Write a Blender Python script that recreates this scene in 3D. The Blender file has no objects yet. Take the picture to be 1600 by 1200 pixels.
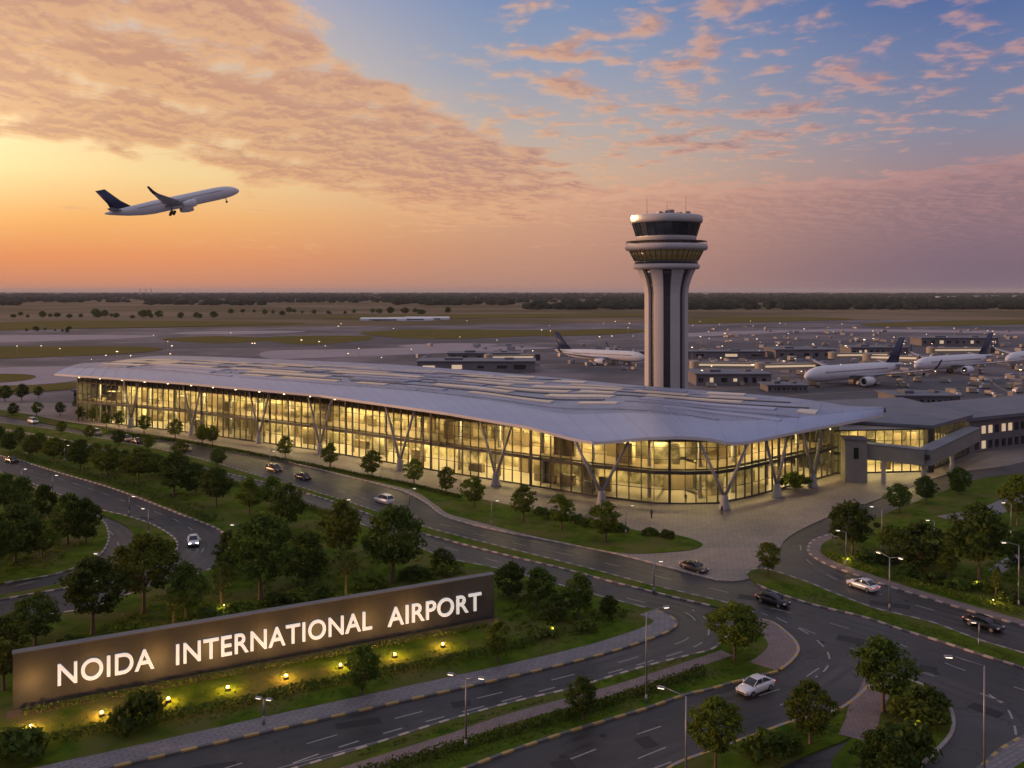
import bpy, bmesh, math, random
import numpy as np
from mathutils import Vector, Matrix
R = math.radians
random.seed(7)
SC = bpy.context.scene
COL = SC.collection
F, H, HY = 1400.0, 42.0, 455.0      # focal length in photo pixels, camera height, horizon row

def G(px, py, z=0.0):
    """the point of the horizontal plane at height z that the photo shows at (px, py)"""
    d = (H - z) * F / (py - HY)
    return Vector(((px - 800.0) / F * d, d, z))

def lin(r, g, b):
    f = lambda c: (c / 255 / 12.92) if c / 255 <= .04045 else ((c / 255 + .055) / 1.055) ** 2.4
    return (f(r), f(g), f(b), 1)

# ------------------------------------------------------------------ mesh builder
class MB:
    def __init__(s): s.v, s.f, s.m = [], [], []
    def add(s, vs, fs, mi=0):
        o = len(s.v); s.v += [tuple(p) for p in vs]
        s.f += [tuple(i + o for i in q) for q in fs]; s.m += [mi] * len(fs)
    def box(s, c, d, rot=0, mi=0, taper=1.0):
        x, y, z = d[0] / 2, d[1] / 2, d[2] / 2
        cr, sr = math.cos(rot), math.sin(rot); vs = []
        for k, t in ((-1, 1.0), (1, taper)):
            for a, b in ((-1, -1), (1, -1), (1, 1), (-1, 1)):
                X, Y = a * x * t, b * y * t
                vs.append((c[0] + X * cr - Y * sr, c[1] + X * sr + Y * cr, c[2] + k * z))
        s.add(vs, [(3, 2, 1, 0), (4, 5, 6, 7), (0, 1, 5, 4), (1, 2, 6, 5), (2, 3, 7, 6), (3, 0, 4, 7)], mi)
    def wall(s, p, q, w, z0, z1, mi=0):
        dx, dy = q[0] - p[0], q[1] - p[1]; L = math.hypot(dx, dy)
        s.box(((p[0] + q[0]) / 2, (p[1] + q[1]) / 2, (z0 + z1) / 2), (L, w, z1 - z0), math.atan2(dy, dx), mi)
    def tube(s, p, q, r0, r1=None, n=8, mi=0, cap=True):
        r1 = r0 if r1 is None else r1
        p, q = Vector(p), Vector(q); ax = (q - p).normalized()
        u = ax.orthogonal().normalized(); w = ax.cross(u); vs = []
        for c, r in ((p, r0), (q, r1)):
            for k in range(n):
                a = 2 * math.pi * k / n; vs.append(c + u * (r * math.cos(a)) + w * (r * math.sin(a)))
        fs = [(k, (k + 1) % n, n + (k + 1) % n, n + k) for k in range(n)]
        if cap: fs += [tuple(range(n - 1, -1, -1)), tuple(range(n, 2 * n))]
        s.add(vs, fs, mi)
    def rings(s, rings, mi=0, cap=True, closed=True):
        n = len(rings[0]); vs = [p for r in rings for p in r]; fs = []
        for i in range(len(rings) - 1):
            for k in range(n if closed else n - 1):
                a, b = i * n + k, i * n + (k + 1) % n; fs.append((a, b, b + n, a + n))
        if cap: fs += [tuple(range(n - 1, -1, -1)), tuple((len(rings) - 1) * n + k for k in range(n))]
        s.add(vs, fs, mi)
    def lathe(s, prof, n=32, c=(0, 0), mi=0, cap=True):
        s.rings([[(c[0] + r * math.cos(2 * math.pi * k / n), c[1] + r * math.sin(2 * math.pi * k / n), z) for k in range(n)] for r, z in prof], mi, cap)
    def ball(s, c, r, mi=0, n=8):
        rs = []
        for i in range(1, n):
            a = math.pi * i / n; rs.append((r * math.sin(a), c[2] - r * math.cos(a)))
        s.lathe(rs, n + 4, (c[0], c[1]), mi)
    def build(s, name, mats, parent=None, smooth=False, world=False):
        me = bpy.data.meshes.new(name); vs = s.v
        if world and parent is not None:
            o = parent.location; vs = [(p[0] - o.x, p[1] - o.y, p[2] - o.z) for p in s.v]
        me.from_pydata(vs, [], s.f)
        for m in (mats if isinstance(mats, (list, tuple)) else [mats]): me.materials.append(m)
        me.polygons.foreach_set('material_index', s.m)
        if smooth: me.polygons.foreach_set('use_smooth', [True] * len(s.f))
        me.update()
        return link(name, me, parent)

def link(name, me, parent=None):
    o = bpy.data.objects.new(name, me); COL.objects.link(o)
    if parent is not None: o.parent = parent
    return o
def tag(o, label=None, cat=None, group=None, kind=None):
    for k, v in (('label', label), ('category', cat), ('group', group), ('kind', kind)):
        if v: o[k] = v
    return o
def thing(name, label, cat, loc=(0, 0, 0), rz=0, group=None):
    o = bpy.data.objects.new(name, None); COL.objects.link(o)
    o.location = loc; o.rotation_euler = (0, 0, rz); o.empty_display_size = .5
    return tag(o, label, cat, group)
def copy_tree(o, parent=None):
    c = o.copy(); COL.objects.link(c)
    if parent is not None: c.parent = parent
    for ch in list(o.children): copy_tree(ch, c)
    return c
def place(proto, used, loc, rz=0, label=None, group=None, sc=None):
    """first call moves the prototype itself, later ones copy it"""
    o = proto if not used else copy_tree(proto)
    used.append(1)
    o.location = loc; o.rotation_euler = (0, 0, rz)
    if sc is not None: o.scale = sc if isinstance(sc, (tuple, list)) else (sc, sc, sc)
    if label: o['label'] = label
    if group: o['group'] = group
    return o

# ------------------------------------------------------------------ materials
def nt(m):
    m.use_nodes = True; return m.node_tree.nodes, m.node_tree.links
def mat(name, c1, c2=None, scale=1.0, rough=.6, metal=0, bump=0, bscale=None, detail=5, emit=None, es=0, contrast=.25, spec=.5, coord='Object', rand=0, c3=None, scale3=.05):
    m = bpy.data.materials.new(name); N, L = nt(m); b = N['Principled BSDF']
    b.inputs['Roughness'].default_value = rough; b.inputs['Metallic'].default_value = metal
    b.inputs['Specular IOR Level'].default_value = spec
    b.inputs['Base Color'].default_value = (*c1[:3], 1)
    tc = N.new('ShaderNodeTexCoord')
    src = tc.outputs[coord]
    if coord == 'World':
        pass
    if c2 is not None:
        n = N.new('ShaderNodeTexNoise'); n.inputs['Scale'].default_value = scale; n.inputs['Detail'].default_value = detail; n.inputs['Roughness'].default_value = .62
        L.new(src, n.inputs['Vector'])
        r = N.new('ShaderNodeValToRGB'); r.color_ramp.elements[0].position = .5 - contrast; r.color_ramp.elements[1].position = .5 + contrast
        r.color_ramp.elements[0].color = (*c1[:3], 1); r.color_ramp.elements[1].color = (*c2[:3], 1)
        L.new(n.outputs['Fac'], r.inputs['Fac']); out = r.outputs['Color']
        if c3 is not None:
            n3 = N.new('ShaderNodeTexNoise'); n3.inputs['Scale'].default_value = scale3; n3.inputs['Detail'].default_value = 4
            L.new(src, n3.inputs['Vector'])
            r3 = N.new('ShaderNodeValToRGB'); r3.color_ramp.elements[0].position = .45; r3.color_ramp.elements[1].position = .62
            L.new(n3.outputs['Fac'], r3.inputs['Fac'])
            mx = N.new('ShaderNodeMix'); mx.data_type = 'RGBA'; L.new(r3.outputs['Color'], mx.inputs['Factor'])
            L.new(out, mx.inputs['A']); mx.inputs['B'].default_value = (*c3[:3], 1); out = mx.outputs['Result']
        if rand:
            oi = N.new('ShaderNodeObjectInfo'); hs = N.new('ShaderNodeHueSaturation')
            mr = N.new('ShaderNodeMapRange'); mr.inputs['To Min'].default_value = 1 - rand; mr.inputs['To Max'].default_value = 1 + rand
            L.new(oi.outputs['Random'], mr.inputs['Value']); L.new(mr.outputs['Result'], hs.inputs['Value'])
            m2 = N.new('ShaderNodeMapRange'); m2.inputs['To Min'].default_value = .5 - rand * .03; m2.inputs['To Max'].default_value = .5 + rand * .03
            L.new(oi.outputs['Random'], m2.inputs['Value']); L.new(m2.outputs['Result'], hs.inputs['Hue'])
            L.new(out, hs.inputs['Color']); out = hs.outputs['Color']
        L.new(out, b.inputs['Base Color'])
    if bump:
        nb = N.new('ShaderNodeTexNoise'); nb.inputs['Scale'].default_value = bscale or scale * 4; nb.inputs['Detail'].default_value = 4
        L.new(src, nb.inputs['Vector']); bp = N.new('ShaderNodeBump'); bp.inputs['Strength'].default_value = bump
        L.new(nb.outputs['Fac'], bp.inputs['Height']); L.new(bp.outputs['Normal'], b.inputs['Normal'])
    if emit:
        b.inputs['Emission Color'].default_value = (*emit[:3], 1); b.inputs['Emission Strength'].default_value = es
    return m
def leafmat(name, c1, c2, rand=.3):
    m = mat(name, c1, c2, .9, rough=.75, spec=.2, rand=rand, contrast=.18); N, L = nt(m); b = N['Principled BSDF']
    t = N.new('ShaderNodeBsdfTranslucent'); mx = N.new('ShaderNodeMixShader'); mx.inputs['Fac'].default_value = .32
    src = b.inputs['Base Color'].links[0].from_socket; L.new(src, t.inputs['Color'])
    L.new(b.outputs[0], mx.inputs[1]); L.new(t.outputs[0], mx.inputs[2]); L.new(mx.outputs[0], N['Material Output'].inputs['Surface'])
    return m
def glassmat(name, tint, refl=.08, rough=.03):
    m = bpy.data.materials.new(name); N, L = nt(m)
    t = N.new('ShaderNodeBsdfTransparent'); t.inputs['Color'].default_value = (*tint, 1)
    g = N.new('ShaderNodeBsdfGlossy'); g.inputs['Roughness'].default_value = rough
    fr = N.new('ShaderNodeLayerWeight'); fr.inputs['Blend'].default_value = .5
    pw = N.new('ShaderNodeMath'); pw.operation = 'POWER'; pw.inputs[1].default_value = 4.5; L.new(fr.outputs['Facing'], pw.inputs[0])
    ml = N.new('ShaderNodeMath'); ml.operation = 'MULTIPLY_ADD'; ml.inputs[1].default_value = .85; ml.inputs[2].default_value = refl; L.new(pw.outputs[0], ml.inputs[0])
    mx = N.new('ShaderNodeMixShader'); L.new(ml.outputs[0], mx.inputs['Fac']); L.new(t.outputs[0], mx.inputs[1]); L.new(g.outputs[0], mx.inputs[2])
    L.new(mx.outputs[0], N['Material Output'].inputs['Surface'])
    return m
def emat(name, c, s):
    m = bpy.data.materials.new(name); N, L = nt(m); b = N['Principled BSDF']
    b.inputs['Base Color'].default_value = (.8, .8, .8, 1); b.inputs['Emission Color'].default_value = (*c, 1); b.inputs['Emission Strength'].default_value = s
    return m

M = {}
M['asphalt'] = mat('asphalt', (.019, .0172, .0165), (.043, .038, .035), .28, rough=.58, bump=.2, bscale=14, c3=(.062, .056, .053), scale3=.055, detail=10, contrast=.2)
def wear(m):
    N, L = nt(m); b = N['Principled BSDF']; src = b.inputs['Base Color'].links[0].from_socket
    tc = N['Texture Coordinate'] if 'Texture Coordinate' in N else N.new('ShaderNodeTexCoord')
    v = N.new('ShaderNodeTexVoronoi'); v.feature = 'DISTANCE_TO_EDGE'; v.inputs['Scale'].default_value = .11; v.inputs['Randomness'].default_value = 1
    nn = N.new('ShaderNodeTexNoise'); nn.inputs['Scale'].default_value = .5; nn.inputs['Detail'].default_value = 6
    mv = N.new('ShaderNodeMix'); mv.data_type = 'VECTOR'; mv.inputs['Factor'].default_value = .12
    sc = N.new('ShaderNodeVectorMath'); sc.operation = 'SCALE'; sc.inputs['Scale'].default_value = 24
    L.new(tc.outputs['Object'], nn.inputs['Vector']); L.new(nn.outputs['Color'], sc.inputs[0]); L.new(tc.outputs['Object'], mv.inputs['A']); 
    ad = N.new('ShaderNodeVectorMath'); ad.operation = 'ADD'; L.new(tc.outputs['Object'], ad.inputs[0]); L.new(sc.outputs[0], ad.inputs[1])
    sc.inputs['Scale'].default_value = 3.0
    L.new(ad.outputs[0], v.inputs['Vector'])
    r = N.new('ShaderNodeValToRGB'); r.color_ramp.elements[0].position = .006; r.color_ramp.elements[1].position = .014; r.color_ramp.elements[0].color = (.35, .35, .35, 1); r.color_ramp.elements[1].color = (1, 1, 1, 1)
    L.new(v.outputs['Distance'], r.inputs[0])
    mx = N.new('ShaderNodeMix'); mx.data_type = 'RGBA'; mx.blend_type = 'MULTIPLY'; mx.inputs['Factor'].default_value = .8
    L.new(src, mx.inputs['A']); L.new(r.outputs[0], mx.inputs['B']); L.new(mx.outputs['Result'], b.inputs['Base Color'])
    rr = N.new('ShaderNodeMapRange'); rr.inputs['To Min'].default_value = .42; rr.inputs['To Max'].default_value = .72
    n2 = N.new('ShaderNodeTexNoise'); n2.inputs['Scale'].default_value = .12; n2.inputs['Detail'].default_value = 6; L.new(tc.outputs['Object'], n2.inputs['Vector']); L.new(n2.outputs['Fac'], rr.inputs['Value']); L.new(rr.outputs[0], b.inputs['Roughness'])
wear(M['asphalt'])
M['field'] = mat('field', (.145, .105, .045), (.085, .072, .030), .006, rough=.9, c3=(.23, .165, .10), scale3=.0022, detail=9, spec=.1)
M['apron'] = mat('apron', (.105, .092, .100), (.235, .195, .205), .035, rough=.7, c3=(.075, .068, .074), scale3=.012, detail=12, contrast=.16, spec=.25)
M['taxi'] = mat('taxi', (.30, .25, .275), (.38, .315, .335), .05, rough=.7, detail=7, spec=.25)
M['darktaxi'] = mat('darktaxi', (.07, .066, .075), (.10, .092, .10), .04, rough=.7, detail=7, spec=.25)
M['drygrass'] = mat('drygrass', (.105, .098, .018), (.175, .13, .032), .03, rough=.95, spec=.05, detail=9)
M['grass'] = mat('grass', (.040, .078, .005), (.095, .140, .010), .45, rough=.95, spec=.05, bump=.5, bscale=6, c3=(.115, .112, .03), scale3=.14, detail=10, contrast=.14)
M['plaza'] = mat('plaza', (.24, .195, .17), (.33, .26, .225), .3, rough=.65, bump=.1, bscale=3, c3=(.20, .165, .15), scale3=.05, detail=8)
M['brickwalk'] = mat('brickwalk', (.20, .145, .135), (.29, .21, .19), .8, rough=.7, bump=.1, detail=8)
M['walk'] = mat('walk', (.20, .18, .185), (.28, .245, .245), .7, rough=.7, bump=.1, detail=8)
M['kerbdark'] = mat('kerbdark', (.10, .09, .085), (.16, .145, .135), 2, rough=.7)
M['kerbyellow'] = mat('kerbyellow', (.50, .33, .10), (.36, .24, .09), 1.5, rough=.6)
M['kerbpale'] = mat('kerbpale', (.55, .43, .36), (.40, .31, .27), 1.5, rough=.6)
M['kerbgrey'] = mat('kerbgrey', (.26, .235, .23), (.34, .30, .29), 1.5, rough=.6)
M['paint'] = mat('paint', (.42, .40, .38), (.22, .21, .20), 1.2, rough=.6, contrast=.3)
M['bark'] = mat('bark', (.10, .065, .04), (.17, .115, .07), 3, rough=.9, bump=.4)
M['leaf'] = leafmat('leaf', (.070, .112, .009), (.165, .205, .018))
M['leafdark'] = leafmat('leafdark', (.042, .080, .010), (.105, .150, .017))
M['leaf_pale_uplit'] = leafmat('leaf_pale_uplit', (.095, .14, .016), (.17, .20, .03), .15)  # uplighting of the young trees put into the leaf colour; also pale tufts, beds
M['forest'] = mat('forest', (.010, .020, .016), (.024, .034, .022), .01, rough=.95, spec=.05, detail=6)
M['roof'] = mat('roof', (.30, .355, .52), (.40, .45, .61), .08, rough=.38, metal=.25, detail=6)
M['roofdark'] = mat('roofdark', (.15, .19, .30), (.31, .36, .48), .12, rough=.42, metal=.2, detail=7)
M['fascia'] = mat('fascia', (.62, .60, .60), (.70, .67, .66), .2, rough=.4)
M['soffit'] = mat('soffit', (.34, .24, .155), (.42, .30, .20), .4, rough=.6)
M['concrete'] = mat('concrete', (.42, .40, .39), (.52, .49, .47), .3, rough=.6, bump=.05, detail=7)
M['fin'] = mat('fin', (.50, .475, .46), (.60, .57, .55), .12, rough=.55, detail=7)
M['mullion'] = mat('mullion', (.05, .048, .042), (.07, .066, .055), 1, rough=.5, metal=.3)
M['darkmetal'] = mat('darkmetal', (.045, .046, .05), (.07, .07, .075), .6, rough=.5, metal=.3)
M['greywall'] = mat('greywall', (.12, .12, .125), (.17, .165, .165), .4, rough=.6)
M['flatroof'] = mat('flatroof', (.10, .108, .135), (.17, .175, .205), .15, rough=.6, detail=7)
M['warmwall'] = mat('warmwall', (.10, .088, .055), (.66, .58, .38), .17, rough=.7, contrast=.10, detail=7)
M['eavelight'] = emat('eavelight', (1, .66, .34), 9)
M['dimlight'] = emat('dimlight', (1, .76, .38), 52)
M['colgrey'] = mat('colgrey', (.27, .26, .26), (.34, .33, .32), .5, rough=.6)
M['darkwall'] = mat('darkwall', (.16, .125, .08), (.26, .20, .12), .3, rough=.6)
M['floorin'] = mat('floorin', (.36, .31, .24), (.44, .38, .30), .3, rough=.3)
M['glass'] = glassmat('glass', (.80, .84, .72), .07)
M['cabglass'] = mat('cabglass', (.012, .017, .022), rough=.08, spec=.8)
M['white'] = mat('white', (.70, .70, .72), (.78, .78, .80), .5, rough=.35)
M['navy'] = mat('navy', (.012, .024, .075), (.016, .032, .095), .4, rough=.4)
M['wing'] = mat('wing', (.30, .30, .33), (.38, .38, .40), .5, rough=.45)
M['tyre'] = mat('tyre', (.012, .012, .012), (.02, .02, .02), 5, rough=.85)
M['rim'] = mat('rim', (.35, .35, .36), (.45, .45, .46), 5, rough=.3, metal=.8)
M['winglass'] = mat('winglass', (.012, .014, .018), rough=.06, spec=.8)
M['steel'] = mat('steel', (.24, .24, .25), (.32, .32, .33), 2, rough=.45, metal=.5)
M['lampglow'] = emat('lampglow', (1, .80, .56), 3.2)
M['headglow'] = emat('headglow', (1, .93, .8), 9)
M['tailglow'] = emat('tailglow', (1, .08, .03), 1.2)
M['halllight'] = emat('halllight', (1, .75, .35), 92)
M['spotglow'] = emat('spotglow', (1, .58, .18), 2.6)
M['warmwin'] = emat('warmwin', (1, .68, .30), .45)
M['glint'] = emat('glint', (1, .60, .20), 4)
M['skylight'] = mat('skylight', (.55, .50, .42), (.45, .42, .38), .3, rough=.3, emit=(1, .78, .55), es=.05)
M['sign'] = mat('sign', (.060, .060, .060), (.098, .096, .094), .35, rough=.42, metal=.25, detail=8, bump=.06, bscale=2)
M['letter'] = mat('letter', (.85, .85, .84), rough=.5, emit=(1, .97, .92), es=.42)
M['skin'] = mat('skin', (.30, .18, .12), rough=.6)
M['cloth'] = mat('cloth', (.02, .022, .03), (.04, .04, .05), 4, rough=.9)
M['service'] = mat('service', (.42, .36, .27), (.34, .29, .22), 1, rough=.5)
M['container'] = mat('container', (.28, .29, .32), (.38, .38, .40), 1, rough=.5)

M['aprongrey'] = mat('aprongrey', (.15, .14, .15), (.22, .205, .21), .2, rough=.7)
M['mulch'] = mat('mulch', (.10, .058, .028), (.19, .12, .06), 1.2, rough=.95, bump=.6, bscale=5, detail=9)
M['stairgrey'] = mat('stairgrey', (.20, .19, .175), (.27, .255, .235), .4, rough=.6)
M['track'] = mat('track', (.015, .0135, .013), (.034, .030, .028), .4, rough=.5, detail=9)
M['patch'] = mat('patch', (.014, .013, .013), (.024, .022, .021), .8, rough=.75, detail=8)
def paving(m, s, dark):
    N, L = nt(m); b = N['Principled BSDF']; src = b.inputs['Base Color'].links[0].from_socket; tc = N['Texture Coordinate']
    br = N.new('ShaderNodeTexBrick'); br.inputs['Scale'].default_value = s; br.inputs['Mortar Size'].default_value = .03; br.inputs['Color1'].default_value = (1, 1, 1, 1); br.inputs['Color2'].default_value = (.82, .82, .84, 1); br.inputs['Mortar'].default_value = (dark, dark, dark, 1)
    mp = N.new('ShaderNodeMapping'); mp.inputs['Rotation'].default_value = (0, 0, R(-34)); L.new(tc.outputs['Object'], mp.inputs[0]); L.new(mp.outputs[0], br.inputs['Vector'])
    mx = N.new('ShaderNodeMix'); mx.data_type = 'RGBA'; mx.blend_type = 'MULTIPLY'; mx.inputs['Factor'].default_value = 1
    L.new(src, mx.inputs['A']); L.new(br.outputs['Color'], mx.inputs['B']); L.new(mx.outputs['Result'], b.inputs['Base Color'])
paving(M['plaza'], .42, .62); paving(M['brickwalk'], .8, .55); paving(M['walk'], .5, .6)
# ------------------------------------------------------------------ curves on the ground
def smooth(pts, k=6, closed=False):
    """Catmull-Rom through the points"""
    P = [Vector(p) for p in pts]; n = len(P); out = []
    for i in range(n if closed else n - 1):
        p1, p2 = P[i], P[(i + 1) % n]
        p0 = P[(i - 1) % n] if closed or i else p1 * 2 - p2
        p3 = P[(i + 2) % n] if closed or i + 2 < n else p2 * 2 - p1
        for j in range(k):
            t = j / k
            out.append(.5 * ((2 * p1) + (p2 - p0) * t + (2 * p0 - 5 * p1 + 4 * p2 - p3) * t * t + (3 * p1 - p0 - 3 * p2 + p3) * t ** 3))
    if not closed: out.append(P[-1])
    return out
def ground_curve(px, k=6, closed=False):
    return smooth([G(*p).to_2d() for p in px], k, closed)
def resample(P, step):
    out = [P[0].copy()]; acc = 0.0; cur = P[0]
    for q in P[1:]:
        while True:
            L = (q - cur).length
            if acc + L < step or L < 1e-9: acc += L; cur = q; break
            cur = cur + (q - cur) * ((step - acc) / L); out.append(cur.copy()); acc = 0.0
    return out
def normals(P):
    N = []
    for i in range(len(P)):
        a, b = P[max(0, i - 1)], P[min(len(P) - 1, i + 1)]; t = (b - a); t = t.normalized() if t.length > 1e-9 else Vector((1, 0))
        N.append(Vector((-t.y, t.x)))
    return N
def slab(name, P, z0, z1, m):
    """a raised (or flat) sheet with the outline P"""
    bm = bmesh.new(); top = [bm.verts.new((p[0], p[1], z1)) for p in P]; bm.faces.new(top)
    if z1 - z0 > .03:
        bot = [bm.verts.new((p[0], p[1], z0)) for p in P]; n = len(P)
        for i in range(n): bm.faces.new((top[i], bot[i], bot[(i + 1) % n], top[(i + 1) % n]))
    bmesh.ops.recalc_face_normals(bm, faces=bm.faces[:])
    ng = [f for f in bm.faces if len(f.verts) > 4]
    bmesh.ops.triangulate(bm, faces=ng)
    up = [f for f in bm.faces if all(abs(v.co.z - z1) < 1e-6 for v in f.verts)]
    if up and sum(f.normal.z for f in up) < 0: bmesh.ops.reverse_faces(bm, faces=bm.faces[:])
    me = bpy.data.meshes.new(name); bm.to_mesh(me); bm.free(); me.materials.append(m)
    return tag(link(name, me), kind='structure')
def ribbon(name, P, o0, o1, z0, z1, m):
    """a strip between the offsets o0 and o1 (left of the direction of travel) of the line P"""
    N = normals(P); b = MB()
    rr = [[(p.x + n.x * o0, p.y + n.y * o0, z0), (p.x + n.x * o0, p.y + n.y * o0, z1), (p.x + n.x * o1, p.y + n.y * o1, z1), (p.x + n.x * o1, p.y + n.y * o1, z0)] for p, n in zip(P, N)]
    b.rings(rr, 0, True)
    return tag(b.build(name, m), kind='structure')
def kerb(P, m1, m2, w=.35, h=.17, step=1.1, side=0):
    P = resample(P, step); N = normals(P); b = MB()
    for i in range(len(P) - 1):
        o = side * w
        q = [P[i] + N[i] * (o - w / 2), P[i + 1] + N[i + 1] * (o - w / 2), P[i + 1] + N[i + 1] * (o + w / 2), P[i] + N[i] * (o + w / 2)]
        b.add([(p.x, p.y, 0) for p in q] + [(p.x, p.y, h) for p in q], [(4, 5, 6, 7), (0, 1, 5, 4), (1, 2, 6, 5), (2, 3, 7, 6), (3, 0, 4, 7)], i % 2)
    return tag(b.build('kerb', [m1, m2]), kind='structure')
MARK = MB()
TRACK = MB(); TZ = [.001]
def dashes(px, dash=3, gap=5, w=.16, z=.016, phase=0):
    if gap > 4:
        TZ[0] += .0007; Q = resample(ground_curve(px, 8), 2.0); NQ = normals(Q)
        for o in (-2.6, -1.0, 1.0, 2.6):
            TRACK.rings([[(p.x + n.x * (o - .32), p.y + n.y * (o - .32), TZ[0]), (p.x + n.x * (o + .32), p.y + n.y * (o + .32), TZ[0])] for p, n in zip(Q, NQ)], 0, False, False)
    P = resample(ground_curve(px, 8), .5); N = normals(P); per = dash + gap
    for i in range(len(P) - 1):
        if ((i * .5 + phase) % per) < dash:
            q = [P[i] - N[i] * w / 2, P[i + 1] - N[i + 1] * w / 2, P[i + 1] + N[i + 1] * w / 2, P[i] + N[i] * w / 2]
            MARK.add([(p.x, p.y, z) for p in q], [(0, 1, 2, 3)])
# ================================================================== ground, roads, lawns
slab('ground', [(-45000, -2000), (45000, -2000), (45000, 42000), (-45000, 42000)], -.4, -.4, M['field'])
slab('apron', [Vector((-700, 285)), Vector((-320, 220)), Vector((300, 190)), Vector((420, 330)), Vector((900, 640)), Vector((1300, 1250)), Vector((600, 1330)), Vector((100, 1180)), Vector((-500, 1000)), Vector((-900, 760))], -.2, -.2, M['apron'])
slab('road', [Vector((-330, 40)), Vector((330, 40)), Vector((330, 215)), Vector((150, 300)), Vector((-150, 330)), Vector((-330, 330))], 0, 0, M['asphalt'])

AN = [(-260, 640), (0, 672), (150, 703), (300, 737), (400, 760), (480, 788), (560, 818), (640, 850), (700, 873), (790, 892), (932, 931), (1022, 954), (1042, 962), (1056, 973), (1049, 985), (1010, 1001), (938, 1024), (800, 1058), (400, 1148), (140, 1208), (-100, 1265), (-420, 1330), (-420, 1010), (-100, 988), (0, 974), (60, 964), (150, 948), (240, 915), (310, 897), (345, 880), (357, 858), (352, 838), (338, 826), (300, 811), (250, 791), (175, 763), (100, 741), (0, 712), (-200, 664)]
slab('lawn', ground_curve(AN, 6, True), 0, .14, M['grass'])
front = ground_curve([(-250, 1295), (140, 1208), (400, 1148), (600, 1103), (800, 1058), (938, 1024), (1010, 1001), (1049, 985), (1057, 973), (1044, 962), (1022, 954)], 10)
ribbon('sidewalk', front, .2, 2.9, .10, .165, M['walk'])
kerb(front, M['kerbyellow'], M['kerbdark'], step=1.4)
low_edge = [(-200, 648), (0, 672), (150, 703), (300, 737), (400, 760), (480, 788), (560, 818), (640, 850), (700, 873), (790, 892), (932, 931), (1022, 954)]
kerb(ground_curve(low_edge), M['kerbgrey'], M['kerbdark'], step=1.6)
kerb(ground_curve([(-200, 664), (0, 712), (100, 741), (175, 763), (250, 791), (300, 811), (338, 826), (352, 838), (357, 858), (345, 880), (310, 897), (240, 915), (150, 948), (60, 964), (0, 974)]), M['kerbpale'], M['kerbdark'])
# long median between the two carriageways of the main road
med = [(-60, 655), (60, 668), (150, 684), (250, 703), (330, 722), (400, 743), (470, 762), (560, 790), (640, 817), (720, 839), (800, 859), (920, 889), (1010, 913), (1100, 934), (1160, 950), (1182, 962), (1160, 960), (1109, 947), (1070, 938), (1022, 926), (950, 908), (875, 888), (800, 870), (720, 850), (640, 828), (560, 798), (470, 769), (330, 734), (250, 716), (150, 697), (60, 680), (-60, 660)]
slab('median', ground_curve(med, 5, True), 0, .13, M['grass'])
kerb(ground_curve(med[17:]), M['kerbpale'], M['kerbdark'])
kerb(ground_curve(med[:16]), M['kerbgrey'], M['kerbdark'])
# strip between the sign road and the near road
B = [(560, 1172), (690, 1130), (800, 1099), (890, 1078), (950, 1060), (1010, 1042), (1070, 1027), (1112, 1016), (1128, 1003), (1150, 982), (1187, 967), (1206, 973), (1226, 987), (1243, 1004), (1247, 1019), (1234, 1036), (1215, 1050), (1175, 1060), (1139, 1069), (1109, 1078), (1070, 1087), (1010, 1108), (950, 1126), (890, 1144), (800, 1174), (700, 1212), (560, 1262), (300, 1330), (200, 1300)]
slab('lawn', ground_curve(B, 6, True), 0, .14, M['grass'])
kerb(ground_curve([(150, 1310), (400, 1222), (560, 1172), (690, 1130), (800, 1099), (890, 1078), (950, 1060), (1010, 1042), (1070, 1027), (1112, 1016), (1128, 1003), (1150, 982), (1187, 967)]), M['kerbpale'], M['kerbdark'])
kerb(ground_curve([(1215, 1050), (1175, 1060), (1139, 1069), (1109, 1078), (1070, 1087), (1010, 1108), (950, 1126), (890, 1144), (800, 1174), (700, 1212), (560, 1262)]), M['kerbyellow'], M['kerbdark'], step=1.3)
ribbon('sidewalk', ground_curve([(250, 1308), (500, 1222), (700, 1158), (800, 1124), (935, 1087), (1010, 1064), (1100, 1034), (1136, 1022)]), -.9, .9, .10, .16, M['brickwalk'])
corner = ground_curve([(1183, 968), (1206, 973), (1226, 987), (1243, 1004), (1247, 1019), (1234, 1036), (1215, 1050)], 8)
ribbon('sidewalk', corner, -.2, -3.4, .10, .17, M['brickwalk'])
kerb(corner, M['kerbgrey'], M['kerbyellow'])
# island with the footpath, near the bottom right
C = [(1362, 1069), (1385, 1062), (1420, 1063), (1458, 1080), (1482, 1103), (1490, 1128), (1485, 1150), (1464, 1174), (1440, 1196), (1400, 1230), (1340, 1226), (1300, 1196), (1332, 1152), (1352, 1120)]
slab('lawn', ground_curve(C, 6, True), 0, .14, M['grass'])
Dl = [(1362, 1069), (1332, 1096), (1302, 1113), (1240, 1128), (1180, 1150), (1110, 1175), (1040, 1206), (1060, 1250), (1160, 1250), (1224, 1198), (1290, 1170), (1328, 1153), (1350, 1118)]
slab('lawn', ground_curve(Dl, 6, True), 0, .139, M['grass'])
kerb(ground_curve(C[:11]), M['kerbgrey'], M['kerbgrey'])
kerb(ground_curve(Dl[:8]), M['kerbgrey'], M['kerbyellow'])
ribbon('footpath', ground_curve([(1374, 1064), (1366, 1085), (1352, 1110), (1345, 1135), (1336, 1156)], 6), -1.5, 1.5, .10, .165, M['brickwalk'])
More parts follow.
